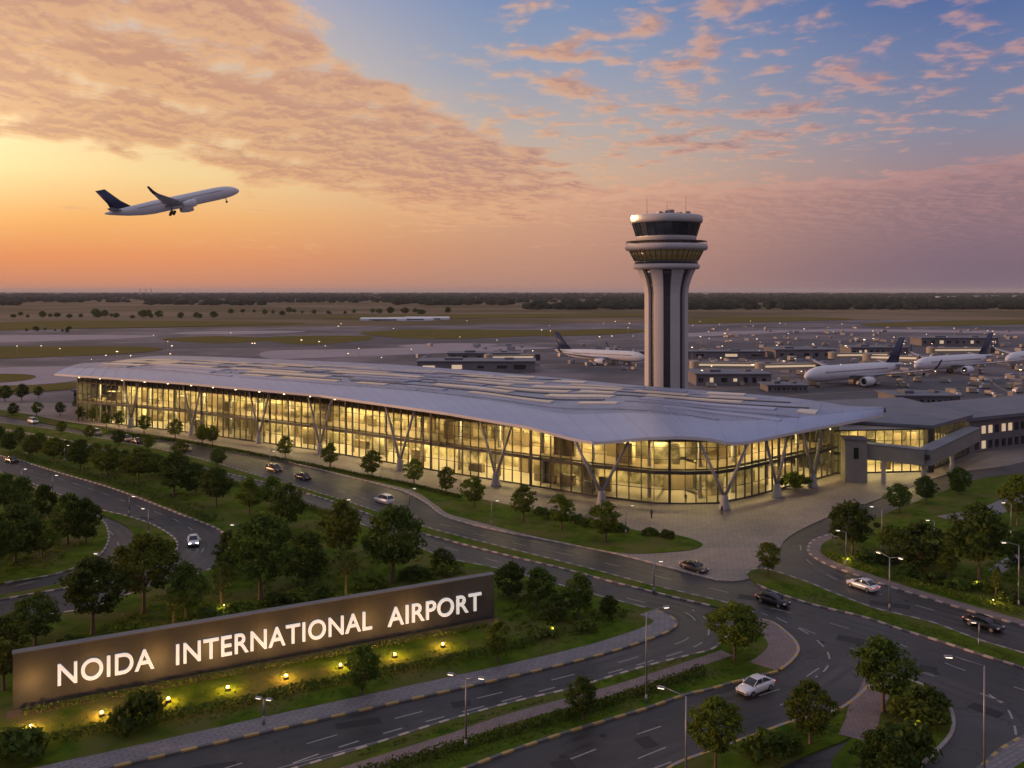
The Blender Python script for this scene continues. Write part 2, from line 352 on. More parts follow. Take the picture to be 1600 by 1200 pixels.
# bottom right corner pavement
slab('sidewalk', [G(*p) for p in [(1530, 1202), (1565, 1172), (1600, 1152), (1700, 1105), (1900, 1150), (1700, 1300), (1500, 1260)]], 0, .15, M['walk'])
kerb(ground_curve([(1500, 1225), (1530, 1202), (1565, 1172), (1600, 1152), (1700, 1105)]), M['kerbyellow'], M['kerbdark'])
slab('lawn', [G(*p) for p in [(1580, 1205), (1600, 1192), (1700, 1150), (1750, 1200), (1650, 1250)]], .1, .17, M['grass'])
# right median
E = [(1166, 897), (1180, 890), (1205, 892), (1263, 911), (1299, 926), (1362, 950), (1410, 962), (1461, 975), (1530, 1001), (1600, 1022), (1800, 1085), (1800, 1108), (1600, 1045), (1515, 1018), (1470, 1003), (1410, 985), (1347, 964), (1272, 946), (1205, 924), (1178, 910)]
slab('median', ground_curve(E, 6, True), 0, .14, M['grass'])
kerb(ground_curve(E[11:]), M['kerbpale'], M['kerbdark'])
kerb(ground_curve(E[:11]), M['kerbgrey'], M['kerbdark'])
# right park
Fp = [(1268, 868), (1264, 856), (1275, 844), (1320, 830), (1400, 797), (1450, 778), (1520, 752), (1600, 740), (1800, 730), (2000, 900), (1900, 1060), (1700, 1008), (1600, 979), (1515, 955), (1455, 937), (1395, 919), (1344, 901), (1296, 884)]
slab('lawn', ground_curve(Fp, 6, True), 0, .14, M['grass'])
edge = ground_curve([(1700, 1008), (1600, 979), (1515, 955), (1455, 937), (1395, 919), (1344, 901), (1296, 884), (1268, 868), (1263, 856), (1275, 843), (1320, 829)], 8)
ribbon('sidewalk', edge, -.2, -1.9, .10, .165, M['brickwalk'])
kerb(edge, M['kerbpale'], M['kerbdark'])
ribbon('footpath', ground_curve([(1480, 812), (1520, 805), (1560, 795), (1620, 765)]), -2.2, 2.2, .10, .165, M['walk'])
ribbon('footpath', ground_curve([(1555, 895), (1590, 872), (1660, 850)]), -1, 1, .10, .165, M['walk'])
# plaza round the terminal and the lawn before it
PL = [(-60, 640), (60, 652), (200, 672), (330, 694), (450, 722), (540, 744), (630, 768), (668, 788), (692, 806), (730, 818), (800, 834), (950, 863), (1055, 890), (1124, 908), (1170, 905), (1185, 885), (1215, 862), (1235, 838), (1300, 806), (1390, 775), (1480, 742), (1600, 722), (1600, 690), (1400, 690), (1000, 690), (500, 640), (0, 630)]
slab('plaza', ground_curve(PL, 4, True), 0, .13, M['plaza'])
kerb(ground_curve(PL[1:14]), M['kerbpale'], M['kerbgrey'])
GL = [(-150, 625), (0, 641), (150, 668), (290, 688), (400, 711), (550, 739), (640, 756), (720, 774), (800, 791), (900, 808), (1000, 831), (1060, 838), (1096, 850), (1090, 858), (1060, 863), (980, 866), (900, 853), (800, 830), (735, 813), (700, 803), (680, 789), (640, 766), (540, 743), (450, 721), (330, 695), (150, 676), (0, 650), (-150, 632)]
slab('lawn', ground_curve(GL, 5, True), .1, .20, M['grass'])
# left: two curving roads round the left park
K = [(-300, 700), (0, 738), (60, 765), (120, 790), (158, 812), (170, 835), (164, 858), (144, 875), (90, 897), (0, 913), (-200, 935), (-400, 930)]
slab('lawn', ground_curve(K, 6, True), 0, .14, M['grass'])
kerb(ground_curve(K[1:10]), M['kerbgrey'], M['kerbdark'])
J = [(40, 752), (90, 772), (150, 795), (195, 806), (237, 820), (268, 838), (277, 852), (270, 868), (240, 884), (170, 905), (100, 920), (0, 938), (-150, 955), (-150, 950), (0, 931), (98, 911), (160, 892), (195, 872), (212, 850), (200, 825), (150, 802), (90, 779)]
slab('median', ground_curve(J, 6, True), 0, .14, M['grass'])
kerb(ground_curve(J[:12]), M['kerbpale'], M['kerbdark'])
# airfield: taxiways and grass strips
for nm, z, m, P in [
    ('taxiway', -.15, 'taxi', [(-100, 580), (80, 572), (300, 574), (150, 590), (60, 600), (-100, 606)]),
    ('taxiway', -.15, 'taxi', [(-100, 527), (60, 523), (240, 524), (180, 529), (-100, 537)]),
    ('taxiway', -.15, 'taxi', [(270, 521), (330, 517), (480, 517), (380, 522)]),
    ('taxiway', -.15, 'taxi', [(420, 548), (560, 545), (700, 541), (870, 543), (700, 551), (520, 558), (420, 560)]),
    ('taxiway', -.15, 'taxi', [(620, 540), (700, 536), (780, 538), (700, 545)]),
    ('taxiway', -.15, 'taxi', [(1080, 520), (1300, 514), (1500, 516), (1700, 520), (1700, 523), (1300, 518), (1080, 526)]),
    ('taxiway', -.15, 'taxi', [(560, 500), (620, 497.5), (690, 498), (660, 501.5)]),
    ('taxiway', -.15, 'darktaxi', [(-100, 540), (260, 535), (420, 530), (640, 527), (900, 533), (640, 536), (380, 543), (-100, 547)]),
    ('taxiway', -.15, 'darktaxi', [(900, 548), (1150, 535), (1500, 530), (1700, 533), (1700, 541), (1300, 543), (1000, 560)]),
    ('taxiway', -.15, 'darktaxi', [(1060, 622), (1250, 601), (1450, 595), (1700, 589), (1900, 620), (1700, 660), (1300, 650)]),
    ('airfield_grass', -.10, 'drygrass', [(-100, 545), (60, 541), (200, 541), (256, 545), (200, 552), (60, 558), (-100, 561)]),
    ('airfield_grass', -.10, 'drygrass', [(250, 530), (330, 525), (400, 527), (470, 528), (400, 534), (330, 536)]),
    ('airfield_grass', -.10, 'drygrass', [(-100, 586), (20, 584), (56, 588), (20, 596), (-100, 600)]),
    ('airfield_grass', -.10, 'drygrass', [(-100, 606), (60, 601), (118, 597), (118, 606), (60, 612), (-100, 622)]),
    ('airfield_grass', -.10, 'drygrass', [(405, 529), (460, 525), (570, 525), (576, 531), (500, 538), (450, 537)]),
    ('airfield_grass', -.10, 'drygrass', [(560, 520), (640, 515), (740, 515), (920, 517), (900, 521), (760, 528), (640, 529)]),
    ('airfield_grass', -.10, 'drygrass', [(800, 520), (950, 514), (1010, 516), (980, 521), (850, 525)]),
    ('airfield_grass', -.10, 'drygrass', [(1075, 500), (1150, 495), (1290, 496), (1330, 499), (1250, 502), (1075, 506)]),
    ('airfield_grass', -.10, 'drygrass', [(1350, 506), (1480, 501), (1640, 499), (1640, 505), (1500, 509), (1380, 510)]),
    ('airfield_grass', -.10, 'drygrass', [(-100, 508), (100, 501), (330, 502), (480, 505), (300, 510), (100, 514), (-100, 518)]),
    ('airfield_grass', -.10, 'drygrass', [(500, 495), (700, 491), (1000, 490), (1000, 494), (760, 497), (600, 499)])]:
    STACK = globals().get('STACK', 0) + .008; slab(nm, ground_curve(P, 4, True), z + STACK, z + STACK, M[m])
# lane markings
dashes([(150, 1262), (420, 1180), (620, 1122), (800, 1078), (950, 1040), (1040, 1012), (1078, 995), (1088, 975), (1070, 957), (1010, 942), (930, 922), (800, 884), (680, 850), (560, 808), (440, 770)], 3, 6)
dashes([(300, 1250), (560, 1158), (800, 1092), (950, 1052), (1060, 1020), (1098, 1003), (1108, 985), (1102, 966), (1080, 952)], 2.2, 2.2, .2)
dashes([(460, 746), (560, 776), (640, 804), (720, 828), (800, 848), (930, 876), (1050, 906), (1130, 924), (1230, 948)], 3, 6)
dashes([(1205, 950), (1290, 972), (1400, 1005), (1500, 1045), (1620, 1085)], 2.6, 5)
dashes([(1190, 958), (1260, 985), (1370, 1028), (1470, 1060), (1600, 1110)], 2.6, 5, phase=2)
dashes([(1213, 965), (1262, 990), (1288, 1012), (1296, 1030), (1290, 1046), (1272, 1060)], 2, 1.8, .2)
dashes([(1545, 1085), (1572, 1105), (1584, 1130), (1588, 1152)], 2, 1.5, .22)
dashes([(640, 1275), (860, 1198), (960, 1160), (1060, 1126), (1150, 1098), (1240, 1068), (1300, 1030)], 3, 5)
dashes([(760, 1275), (930, 1212), (1040, 1168), (1150, 1125), (1240, 1095)], 3.4, 6, phase=3)
dashes([(900, 1270), (990, 1215), (1050, 1190)], 3.4, 6)
dashes([(1250, 852), (1258, 872), (1300, 902), (1380, 930), (1480, 960), (1620, 1000)], 2.6, 5)
dashes([(0, 722), (100, 750), (200, 785), (280, 815), (315, 845), (312, 868), (280, 888), (200, 918), (60, 950), (0, 960)], 2.6, 5)
dashes([(60, 775), (140, 808), (180, 840), (178, 866), (120, 892), (0, 921)], 2.6, 5)
dashes([(-60, 643), (150, 680), (330, 709), (450, 736)], 2.6, 6)
dashes([(1310, 1215), (1360, 1240)], 2.6, 3)
for a, b in (((430, 1202), (800, 1102)), ((800, 1102), (1062, 1030)),):
    dashes([a, ((a[0] + b[0]) / 2, (a[1] + b[1]) / 2), b], 100, 0, .14, .020)
tag(TRACK.build('tyre_track', M['track']), kind='structure')
PATCH = MB(); g = random.Random(77)
for x, y, a in ((560, 1130, .3), (720, 1100, .3), (880, 1195, .35), (1010, 1160, .4), (1330, 1000, -.5), (1450, 1045, -.5), (1260, 1070, .6), (1540, 1110, -.9), (1390, 945, -.4), (860, 905, -.45), (640, 815, -.4), (230, 810, -.6), (1180, 935, -.4), (1120, 1140, .4), (330, 1200, .3)):
    p = G(x, y); PATCH.box((p.x, p.y, .0138), (g.uniform(1.5, 5), g.uniform(.8, 2.0), .0008), a)
    PATCH.lathe([(.36, .0145), (.36, .0152)], 12, (p.x + g.uniform(-6, 6), p.y + g.uniform(-2, 2)))
tag(PATCH.build('road_patch', M['patch']), kind='structure')
tag(MARK.build('road_marking', M['paint']), kind='structure')
# ================================================================== trees, shrubs, hedges
def leaf_mesh(name, m, clumps, per, size, seed, squash=.8):
    """clumps: (centre, radius); every clump is a loose ball of leaf-sized faces"""
    g = np.random.default_rng(seed); C = np.array([c for c, r in clumps]); Rr = np.array([r for c, r in clumps])
    n = len(clumps) * per
    d = g.normal(size=(n, 3)); d /= np.linalg.norm(d, axis=1)[:, None]
    idx = np.repeat(np.arange(len(clumps)), per)
    pos = C[idx] + d * (Rr[idx] * g.uniform(.35, 1.05, n))[:, None] * np.array([1, 1, squash])
    nn = d + g.normal(size=(n, 3)) * .55; nn /= np.linalg.norm(nn, axis=1)[:, None]
    up = g.normal(size=(n, 3)); u = np.cross(nn, up); u /= np.linalg.norm(u, axis=1)[:, None]; w = np.cross(nn, u)
    s = size * g.uniform(.6, 1.35, n)[:, None]
    q = np.stack([pos - u * s, pos - w * s * .55, pos + u * s, pos + w * s * .55], 1).reshape(-1, 3)
    me = bpy.data.meshes.new(name); me.vertices.add(4 * n); me.vertices.foreach_set('co', q.astype(np.float32).ravel())
    me.loops.add(4 * n); me.loops.foreach_set('vertex_index', np.arange(4 * n, dtype=np.int32))
    me.polygons.add(n); me.polygons.foreach_set('loop_start', np.arange(0, 4 * n, 4, dtype=np.int32))
    me.materials.append(m); me.update(calc_edges=True); me.validate(); return me
def crown_clumps(seed, h0, h1, rad, n, cr, top=.5, lean=0):
    g = random.Random(seed); out = []
    lobes = [(g.uniform(0, 6.28), g.uniform(.2, .95), g.uniform(.62, 1.12)) for _ in range(7)]
    for i in range(n):
        t = g.random(); a = g.uniform(0, 6.28)
        prof = math.sin(math.pi * min(1, (t * (1 - .12) + .12)) ** (.8 if top < .5 else 1.05)) ** .65
        lob = 1.0
        for la, lt, ls in lobes:
            da = math.cos(a - la)
            if da > .6 and abs(t - lt) < .28: lob = ls
        r = rad * prof * lob * math.sqrt(g.uniform(.18, 1.0))
        out.append(((r * math.cos(a) + lean * t, r * math.sin(a), h0 + (h1 - h0) * t + g.uniform(-.2, .2)), cr * g.uniform(.65, 1.25)))
    return out
def trunk_mesh(name, seed, fork, tops, r0):
    g = random.Random(seed); b = MB(); k = (g.uniform(-.15, .15), g.uniform(-.15, .15), fork)
    rr = []
    for t in (0, .08, .3, .65, 1):
        r = r0 * (1.5 if t == 0 else 1.12 if t == .08 else 1 - .35 * t); c = (k[0] * t, k[1] * t, fork * t)
        rr.append([(c[0] + r * math.cos(j * .7854), c[1] + r * math.sin(j * .7854), c[2]) for j in range(8)])
    b.rings(rr)
    for i in range(6):
        a = i * 1.05 + g.uniform(-.3, .3); L = g.uniform(.5, 1) ; z = fork * g.uniform(.82, 1.0)
        p = (k[0] * z / fork, k[1] * z / fork, z); m_ = (math.cos(a) * L * 1.1, math.sin(a) * L * 1.1, z + tops * .32); q = (math.cos(a) * L * 2.2, math.sin(a) * L * 2.2, z + tops * g.uniform(.55, .8))
        b.tube(p, m_, r0 * .5, r0 * .33, 6); b.tube(m_, q, r0 * .33, r0 * .12, 6)
    b.tube(k, (k[0], k[1], fork + tops * .8), r0 * .6, r0 * .15, 6)
    me = b.build(name, M['bark'], smooth=True); d = me.data; bpy.data.objects.remove(me); return d
# every kind stands 10 m tall
KIND = {}
for nm, m, h0, rad, n, cr, fork, per, size in [
    ('broad', 'leaf', 3.0, 3.9, 120, .95, 3.1, 34, .27), ('broad_dark', 'leafdark', 2.8, 3.7, 125, .95, 2.9, 34, .27),
    ('round', 'leaf', 2.2, 3.3, 105, .9, 2.4, 34, .26), ('round_dark', 'leafdark', 2.0, 3.4, 115, .95, 2.2, 34, .26),
    ('oval', 'leaf', 2.3, 2.8, 95, .85, 2.5, 34, .25), ('young', 'leaf_pale_uplit', 3.2, 2.5, 46, .75, 3.6, 26, .25),
    ('full', 'leafdark', 1.2, 4.0, 140, 1.0, 1.8, 34, .28)]:
    KIND[nm] = [(leaf_mesh('crown', M[m], crown_clumps(hash(nm) % 1 + 11 * k + len(nm), h0 + .5, 9.5, rad, n, cr), per, size, 5 * k + len(nm)),
                 trunk_mesh('trunk', 3 * k + len(nm), fork, 5.0, .24)) for k in range(3)]
NT = [0]
def tree(px, py, hpx, kind, label, group=None, wide=1.0):
    p = G(px, py); s = hpx * H / (py - HY) / 10.0; NT[0] += 1; k = NT[0] % 3
    t = thing('tree', label, 'tree', (p.x, p.y, .1), random.uniform(0, 6.28), group)
    wide *= 1.08; t.scale = (s * wide, s * wide, s)
    c, tr = KIND[kind][k]; link('trunk', tr, t); link('crown', c, t); return t
TREES = [
 # near right
 (1380, 1114, 114, 'broad_dark', 'tall dark tree with a bare trunk beside the brick footpath on the near island', None, 1.05),
 (1266, 1164, 100, 'round', 'round tree left of the brick footpath, past the white saloon', None, 1.0),
 (1118, 1204, 112, 'broad', 'broad tree at the bottom edge just right of the grey lamp post', None, 1.0),
 (1376, 1236, 96, 'round_dark', 'leafy dark tree cut by the bottom edge under the brick footpath', None, 1.2),
 (1148, 1032, 88, 'broad', 'spreading tree on the rounded brick-edged end of the verge by the bend', None, 1.15),
 (910, 1126, 68, 'round_dark', 'small round tree standing alone on the narrow verge strip', None, .95),
 (567, 1088, 78, 'round_dark', 'small tree on the lawn in front of the middle sign floodlights', None, .95),
 (778, 1038, 68, 'oval', 'slim tree on the lawn at the right end of the sign', None, 1.0),
 (1200, 898, 50, 'round', 'small round tree alone on the tip of the right median', None, 1.1),
 # behind the sign
 (145, 992, 120, 'broad_dark', 'large dark tree behind the sign above the word NOIDA', None, 1.05),
 (225, 958, 122, 'broad', 'tall tree with a clear trunk at the end of the left median', None, 1.0),
 (55, 1010, 82, 'round_dark', 'low dark tree behind the left end of the sign', None, 1.2),
 (290, 968, 88, 'round_dark', 'dark bushy tree behind the gap after NOIDA', None, 1.0),
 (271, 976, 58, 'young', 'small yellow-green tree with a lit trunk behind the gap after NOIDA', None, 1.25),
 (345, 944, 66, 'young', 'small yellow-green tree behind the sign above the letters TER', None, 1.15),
 (407, 938, 134, 'broad_dark', 'tallest dark tree behind the sign, above the letters NAT', None, 1.0),
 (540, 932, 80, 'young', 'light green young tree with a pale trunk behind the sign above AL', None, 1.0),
 (478, 915, 84, 'full', 'dense dark tree between the tallest tree and the light green young tree', None, 1.1),
 (532, 880, 98, 'oval', 'pointed tree behind the light green young tree', None, 1.1),
 (614, 912, 118, 'broad_dark', 'large wide tree behind the sign above the gap before AIRPORT', None, 1.05),
 (448, 832, 76, 'round_dark', 'round tree right behind the top of the tallest tree', None, 1.0),
 (390, 806, 60, 'round', 'round tree in the middle of the park row facing the terminal front', None, 1.0),
 (338, 794, 62, 'broad_dark', 'wide dark tree with two neighbours inside the bend of the left road', None, 1.05),
 (360, 900, 70, 'full', 'dark low tree by the bend of the left road', None, 1.0),
 (690, 892, 34, 'full', 'low round bush-like tree behind the word AIRPORT', None, 1.2),
 # right of the sign
 (800, 936, 58, 'full', 'dark bushy tree just past the right end of the sign', None, 1.0),
 (842, 950, 62, 'full', 'dark bushy tree in the middle of the thicket right of the sign', None, 1.05),
 (905, 968, 72, 'round_dark', 'tallest tree at the right end of the thicket right of the sign', None, 1.0),
 (868, 972, 44, 'full', 'low dark bush-like tree at the front of the thicket right of the sign', None, 1.2),
 (952, 966, 34, 'full', 'lone dark low tree on the lawn near the road bend', None, 1.1),
 # left park
 (8, 806, 66, 'round_dark', 'dark tree at the far edge of the left park, first from the picture edge', None, .95),
 (32, 808, 62, 'round_dark', 'dark round tree at the far edge of the left park, second from the picture edge', None, .9),
 (68, 818, 60, 'full', 'dark oval tree at the far side of the left park beside the curving road', None, .75),
 (106, 852, 80, 'round_dark', 'dark tree near the inner bend in the left park', None, .95),
 (134, 850, 72, 'full', 'dark tree closest to the curved kerb of the left park', None, .8),
 (24, 880, 92, 'full', 'large bushy tree in the front of the left park', None, 1.05),
 (-14, 905, 100, 'broad_dark', 'tall tree cut by the left edge in the left park', None, 1.0),
 (66, 872, 52, 'round', 'lighter green low tree in the middle of the left park', None, 1.1),
 # near left edge
 (6, 1080, 118, 'round', 'big light green tree at the left edge beside the sign', None, .9),
 # right park
 (1331, 874, 90, 'broad_dark', 'tall tree at the left end of the right park near the road mouth', None, 1.0),
 (1436, 890, 74, 'full', 'dense low tree in the middle of the right park', None, 1.3),
 (1530, 910, 122, 'broad_dark', 'tallest tree of the right park with a pale trunk', None, .9),
 (1596, 902, 72, 'round_dark', 'dark tree at the right edge of the picture behind the lamp post', None, 1.0),
 (1590, 822, 80, 'round', 'tree by the right edge at the end of the grey footpath', None, .85),
 (1405, 802, 46, 'round_dark', 'round dark tree of the right park closest to the terminal front', None, 1.15),
 (1447, 788, 44, 'round_dark', 'dark round tree before the grey stair tower, middle one of three', None, 1.1),
 (1497, 772, 42, 'full', 'dark tree before the grey stair tower, rightmost of the three', None, 1.0),
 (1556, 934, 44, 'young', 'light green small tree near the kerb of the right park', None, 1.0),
 (1482, 905, 50, 'oval', 'slender tree left of the tallest tree in the right park', None, 1.0),
 (1390, 862, 42, 'round', 'small tree on the right park lawn behind the median lamp post', None, 1.1)]
for t in TREES: tree(*t)
ORD = ['first', 'second', 'third', 'fourth', 'fifth', 'sixth', 'seventh', 'eighth', 'ninth', 'tenth', 'eleventh', 'twelfth', 'thirteenth', 'fourteenth', 'fifteenth', 'sixteenth']
row = [(57, 650, 22), (94, 650, 22), (127, 657, 22), (148, 659, 23), (166, 668, 23), (186, 668, 25), (225, 677, 28), (274, 687, 32), (316, 695, 32), (332, 696, 30), (446, 718, 36), (516, 732, 40), (581, 748, 44), (647, 760, 43), (697, 774, 44), (741, 795, 50), (818, 815, 56), (877, 830, 58), (947, 848, 64)]
for i, (x, y, h) in enumerate(row):
    k = len(row) - 1 - i
    w = ORD[k] if k < 16 else ('last', 'second to last', 'third to last')[i]
    tree(x, y, h, 'oval' if i % 3 else 'round', 'clipped tree, %s from the near end of the row before the terminal glass' % w, 'row of trees before the terminal', 1.15)
row = [(15, 722, 34), (50, 728, 36), (84, 738, 42), (125, 748, 50), (168, 760, 54), (216, 770, 58), (272, 788, 70)]
for i, (x, y, h) in enumerate(row):
    tree(x, y - 12, h, ('round_dark', 'round', 'broad')[i % 3], 'park tree beyond the left road, %s of the row counted from the left edge' % ORD[i], 'row of trees along the left road', 1.1)
row = [(0, 690, 24), (30, 694, 26), (62, 706, 26), (104, 716, 28), (150, 722, 30), (196, 738, 34), (242, 744, 36)]
for i, (x, y, h) in enumerate(row):
    tree(x, y, h, ('full', 'round', 'full')[i % 3], 'low tree in the back row of the left road park, %s from the left edge' % ORD[i], 'back row of low trees in the park', 1.1)
for i, (x, y, h) in enumerate([(8, 628, 26), (34, 626, 26), (60, 622, 18)]):
    tree(x, y, h, 'round_dark', 'dark tree far left beyond the drop-off road, %s from the left edge' % ORD[i], 'far trees left of the terminal', 1.1)

for x, y, h, k, w in ((20, 650, 20, 'full', 'left of the drop-off lawn by the picture edge'), (120, 640, 18, 'round', 'by the far left corner of the terminal'), (180, 742, 40, 'round', 'in the park between the two middle row trees at left'), (304, 774, 50, 'full', 'left of the wide dark park tree'), (424, 796, 52, 'round', 'behind the round park trees facing the terminal'), (250, 748, 36, 'broad', 'on the grass beyond the left road bend'), (60, 702, 26, 'broad', 'on the far strip at left')):
    tree(x, y, h, k, 'small green park tree ' + w, 'small trees of the left park', 1.1)
for i, (x, y, h) in enumerate([(96, 680, 22), (140, 688, 23), (186, 697, 25), (232, 706, 27), (282, 717, 29), (340, 731, 31)]):
    tree(x, y, h, ('oval', 'round', 'round_dark')[i % 3], 'small tree on the planted median by the drop-off road, %s from the left' % ORD[i], 'trees on the planted median', 1.1)
# shrubs and hedges
SHR = {}
for k, (m, n) in enumerate((('leafdark', 30), ('leaf', 26), ('leaf_pale_uplit', 22))):
    cl = []
    g = random.Random(40 + k)
    for i in range(n):
        a, r = g.uniform(0, 6.28), math.sqrt(g.random()) * .8; cl.append(((r * math.cos(a), r * math.sin(a), .25 + (1 - r * r) * .75 * g.uniform(.3, 1)), .3))
    SHR[m] = leaf_mesh('shrub', M[m], cl, 26, .13, 60 + k)
def shrub(px, py, hpx, m, label, group=None, wide=1.0):
    p = G(px, py); s = hpx * H / (py - HY) / 1.2
    o = link('shrub', SHR[m]); o.location = (p.x, p.y, .1); o.rotation_euler.z = random.uniform(0, 6.28); o.scale = (s * wide, s * wide, s)
    return tag(o, label, 'shrub', group)
shrub(1205, 1186, 44, 'leafdark', 'dark shrub between two trees on the near verge at the bottom', None, 1.2)
shrub(1236, 1178, 26, 'leaf', 'low green shrub beside the round tree left of the footpath')
shrub(1424, 1190, 60, 'leafdark', 'largest dark shrub on the footpath island', None, 1.1)
shrub(1420, 1128, 36, 'leaf_pale_uplit', 'yellow-green shrub catching light on the footpath island', None, 1.2)
shrub(1450, 1140, 34, 'leaf', 'green shrub next to the yellow-green one on the footpath island', None, 1.3)
shrub(1448, 1104, 30, 'leafdark', 'dark shrub on the far curve of the footpath island', None, 1.4)
shrub(220, 1140, 62, 'leafdark', 'dark shrub before the sign between two floodlights below NOIDA', None, .9)
shrub(22, 1190, 50, 'leafdark', 'dark shrub at the bottom left corner below the sign', None, 1.3)
shrub(850, 998, 20, 'leaf_pale_uplit', 'low yellowish shrub at the front of the thicket right of the sign', None, 1.7)
shrub(915, 990, 24, 'leaf_pale_uplit', 'bright yellow-green shrub at the foot of the thicket right of the sign')
shrub(1245, 765, 30, 'leaf', 'rounded green shrub between the columns on the right side of the terminal', None, 1.1)
for i, (x, y) in enumerate([(845, 806), (862, 812), (903, 818), (922, 824), (968, 832), (1016, 838), (1042, 842)]):
    shrub(x, y, 14, 'leafdark', 'small clipped dark shrub at the plaza edge of the long lawn, %s from the left' % ORD[i], 'clipped shrubs on the long lawn', 1.3)
for i, (x, y) in enumerate([(380, 960), (430, 950), (470, 940), (500, 934), (580, 922), (650, 906), (700, 896), (320, 972), (200, 992), (110, 1016)]):
    shrub(x, y, 22, 'leafdark' if i % 2 else 'leaf', 'low undergrowth shrub right behind the sign wall', 'undergrowth shrubs behind the sign', 1.6)
for i, (x, y) in enumerate([(1390, 880), (1420, 900), (1500, 922), (1545, 925), (1350, 880), (1460, 912), (1580, 940)]):
    shrub(x, y, 18, 'leafdark', 'low dark shrub under the trees of the right park', 'undergrowth shrubs in the right park', 1.7)
def hedge(P, w, h, m, label, seed, per=14, step=.55, size=.16):
    P = resample(P, step); N = normals(P); g = random.Random(seed); cl = []
    for p, n in zip(P, N):
        for k in (-1, 0, 1):
            o = k * w * .33 + g.uniform(-.1, .1); cl.append(((p.x + n.x * o, p.y + n.y * o, .15 + h * (.55 + (.2 if k == 0 else 0)) * g.uniform(.7, 1.1)), .42 * max(w, h) * .7))
    me = leaf_mesh('hedge', M[m], cl, per, size, seed); return tag(link('hedge', me), label, 'hedge')
hedge(ground_curve([(-60, 1197), (45, 1172), (150, 1146), (250, 1128), (400, 1099), (460, 1082), (550, 1066), (640, 1048), (760, 1024), (830, 1008)]), 1.5, .9, 'leafdark', 'clipped dark hedge along the lawn in front of the sign floodlights', 1)
hedge(ground_curve([(560, 1218), (700, 1176), (800, 1147), (935, 1107), (1010, 1083), (1100, 1052)]), 1.6, .7, 'leafdark', 'clipped hedge beside the brick path on the near verge', 2)
hedge(ground_curve([(40, 1117), (150, 1096), (264, 1075), (351, 1058), (442, 1042), (520, 1026), (604, 1010), (679, 996), (762, 980)]), 1.1, .5, 'leaf_pale_uplit', 'low planted bed of light green leaves at the foot of the sign wall', 4, 10)
hedge(ground_curve([(20, 711), (110, 737), (180, 758), (250, 784), (300, 804), (332, 817)]), 1.8, .9, 'leafdark', 'dark hedge along the outer kerb of the left road', 5)
hedge(ground_curve([(1290, 868), (1344, 888), (1420, 912), (1500, 936), (1600, 962)]), 2.0, .7, 'leaf', 'long green hedge behind the kerb of the right park', 6)
hedge(ground_curve([(-20, 676), (150, 709), (300, 743), (400, 767), (480, 795), (550, 822)]), 1.8, .8, 'leaf', 'loose green hedge along the park side of the main road', 7)
hedge(ground_curve([(170, 676), (290, 693), (420, 716), (550, 742), (640, 760), (720, 780)]), 1.4, .6, 'leafdark', 'low dark hedge on the long lawn before the terminal', 8)
# leafy ground cover under the trees: uncountable
g = random.Random(5); cl = []
def scatter(poly, n, r):
    xs, ys = [p[0] for p in poly], [p[1] for p in poly]; k = 0
    while k < n:
        x, y = g.uniform(min(xs), max(xs)), g.uniform(min(ys), max(ys)); ins = False
        for i in range(len(poly)):
            a, b = poly[i], poly[i - 1]
            if (a[1] > y) != (b[1] > y) and x < (b[0] - a[0]) * (y - a[1]) / (b[1] - a[1]) + a[0]: ins = not ins
        if ins: p = G(x, y); cl.append(((p.x, p.y, .2), r * g.uniform(.5, 1.3))); k += 1
scatter([(100, 1010), (250, 930), (360, 900), (380, 850), (470, 800), (620, 870), (760, 895), (560, 935), (300, 985)], 420, .9)
scatter([(780, 930), (960, 945), (990, 960), (900, 995), (800, 985)], 130, .7)
scatter([(20, 706), (120, 731), (260, 780), (340, 815), (352, 815), (270, 762), (130, 717), (20, 698)], 150, .9)
scatter([(1300, 850), (1420, 820), (1600, 860), (1600, 930), (1440, 905)], 150, .8)
scatter([(0, 790), (100, 800), (150, 840), (60, 895), (0, 905)], 160, .9)
tag(link('ground_cover', leaf_mesh('ground_cover', M['leaf'], cl, 16, .22, 9, .5)), 'leafy dark undergrowth spreading beneath the park trees', 'ground cover', kind='stuff')

g = random.Random(15); cl = []
scatter([(-20, 1185), (400, 1118), (930, 1000), (1015, 970), (1000, 952), (800, 990), (400, 1085), (20, 1155)], 800, .22)
scatter([(560, 1240), (900, 1135), (1100, 1072), (1170, 1050), (1185, 1010), (1150, 1020), (1100, 1050), (900, 1113), (560, 1222)], 600, .22)
scatter([(560, 1185), (800, 1112), (1000, 1056), (1090, 1026), (1080, 1024), (900, 1080), (700, 1136), (560, 1176)], 200, .2)
scatter([(1130, 1175), (1300, 1120), (1335, 1105), (1315, 1145), (1224, 1185)], 300, .2)
scatter([(1395, 1066), (1450, 1080), (1485, 1130), (1440, 1190), (1365, 1180), (1375, 1110)], 400, .2)
scatter([(1185, 897), (1300, 932), (1590, 1028), (1580, 1035), (1260, 938)], 500, .2)
scatter([(20, 1130), (760, 985), (770, 1005), (20, 1165)], 350, .2)
scatter([(1290, 868), (1400, 905), (1590, 965), (1590, 930), (1400, 850), (1290, 845)], 500, .25)
scatter([(640, 768), (740, 795), (900, 840), (1060, 858), (1080, 848), (900, 815), (700, 778)], 400, .25)
tag(link('grass_tufts', leaf_mesh('grass_tufts', M['leaf_pale_uplit'], [((x, y, .14), r) for (x, y, z), r in cl], 9, .10, 19, .35)), 'longer tufts of grass and weeds scattered over the verges', 'grass', kind='stuff')
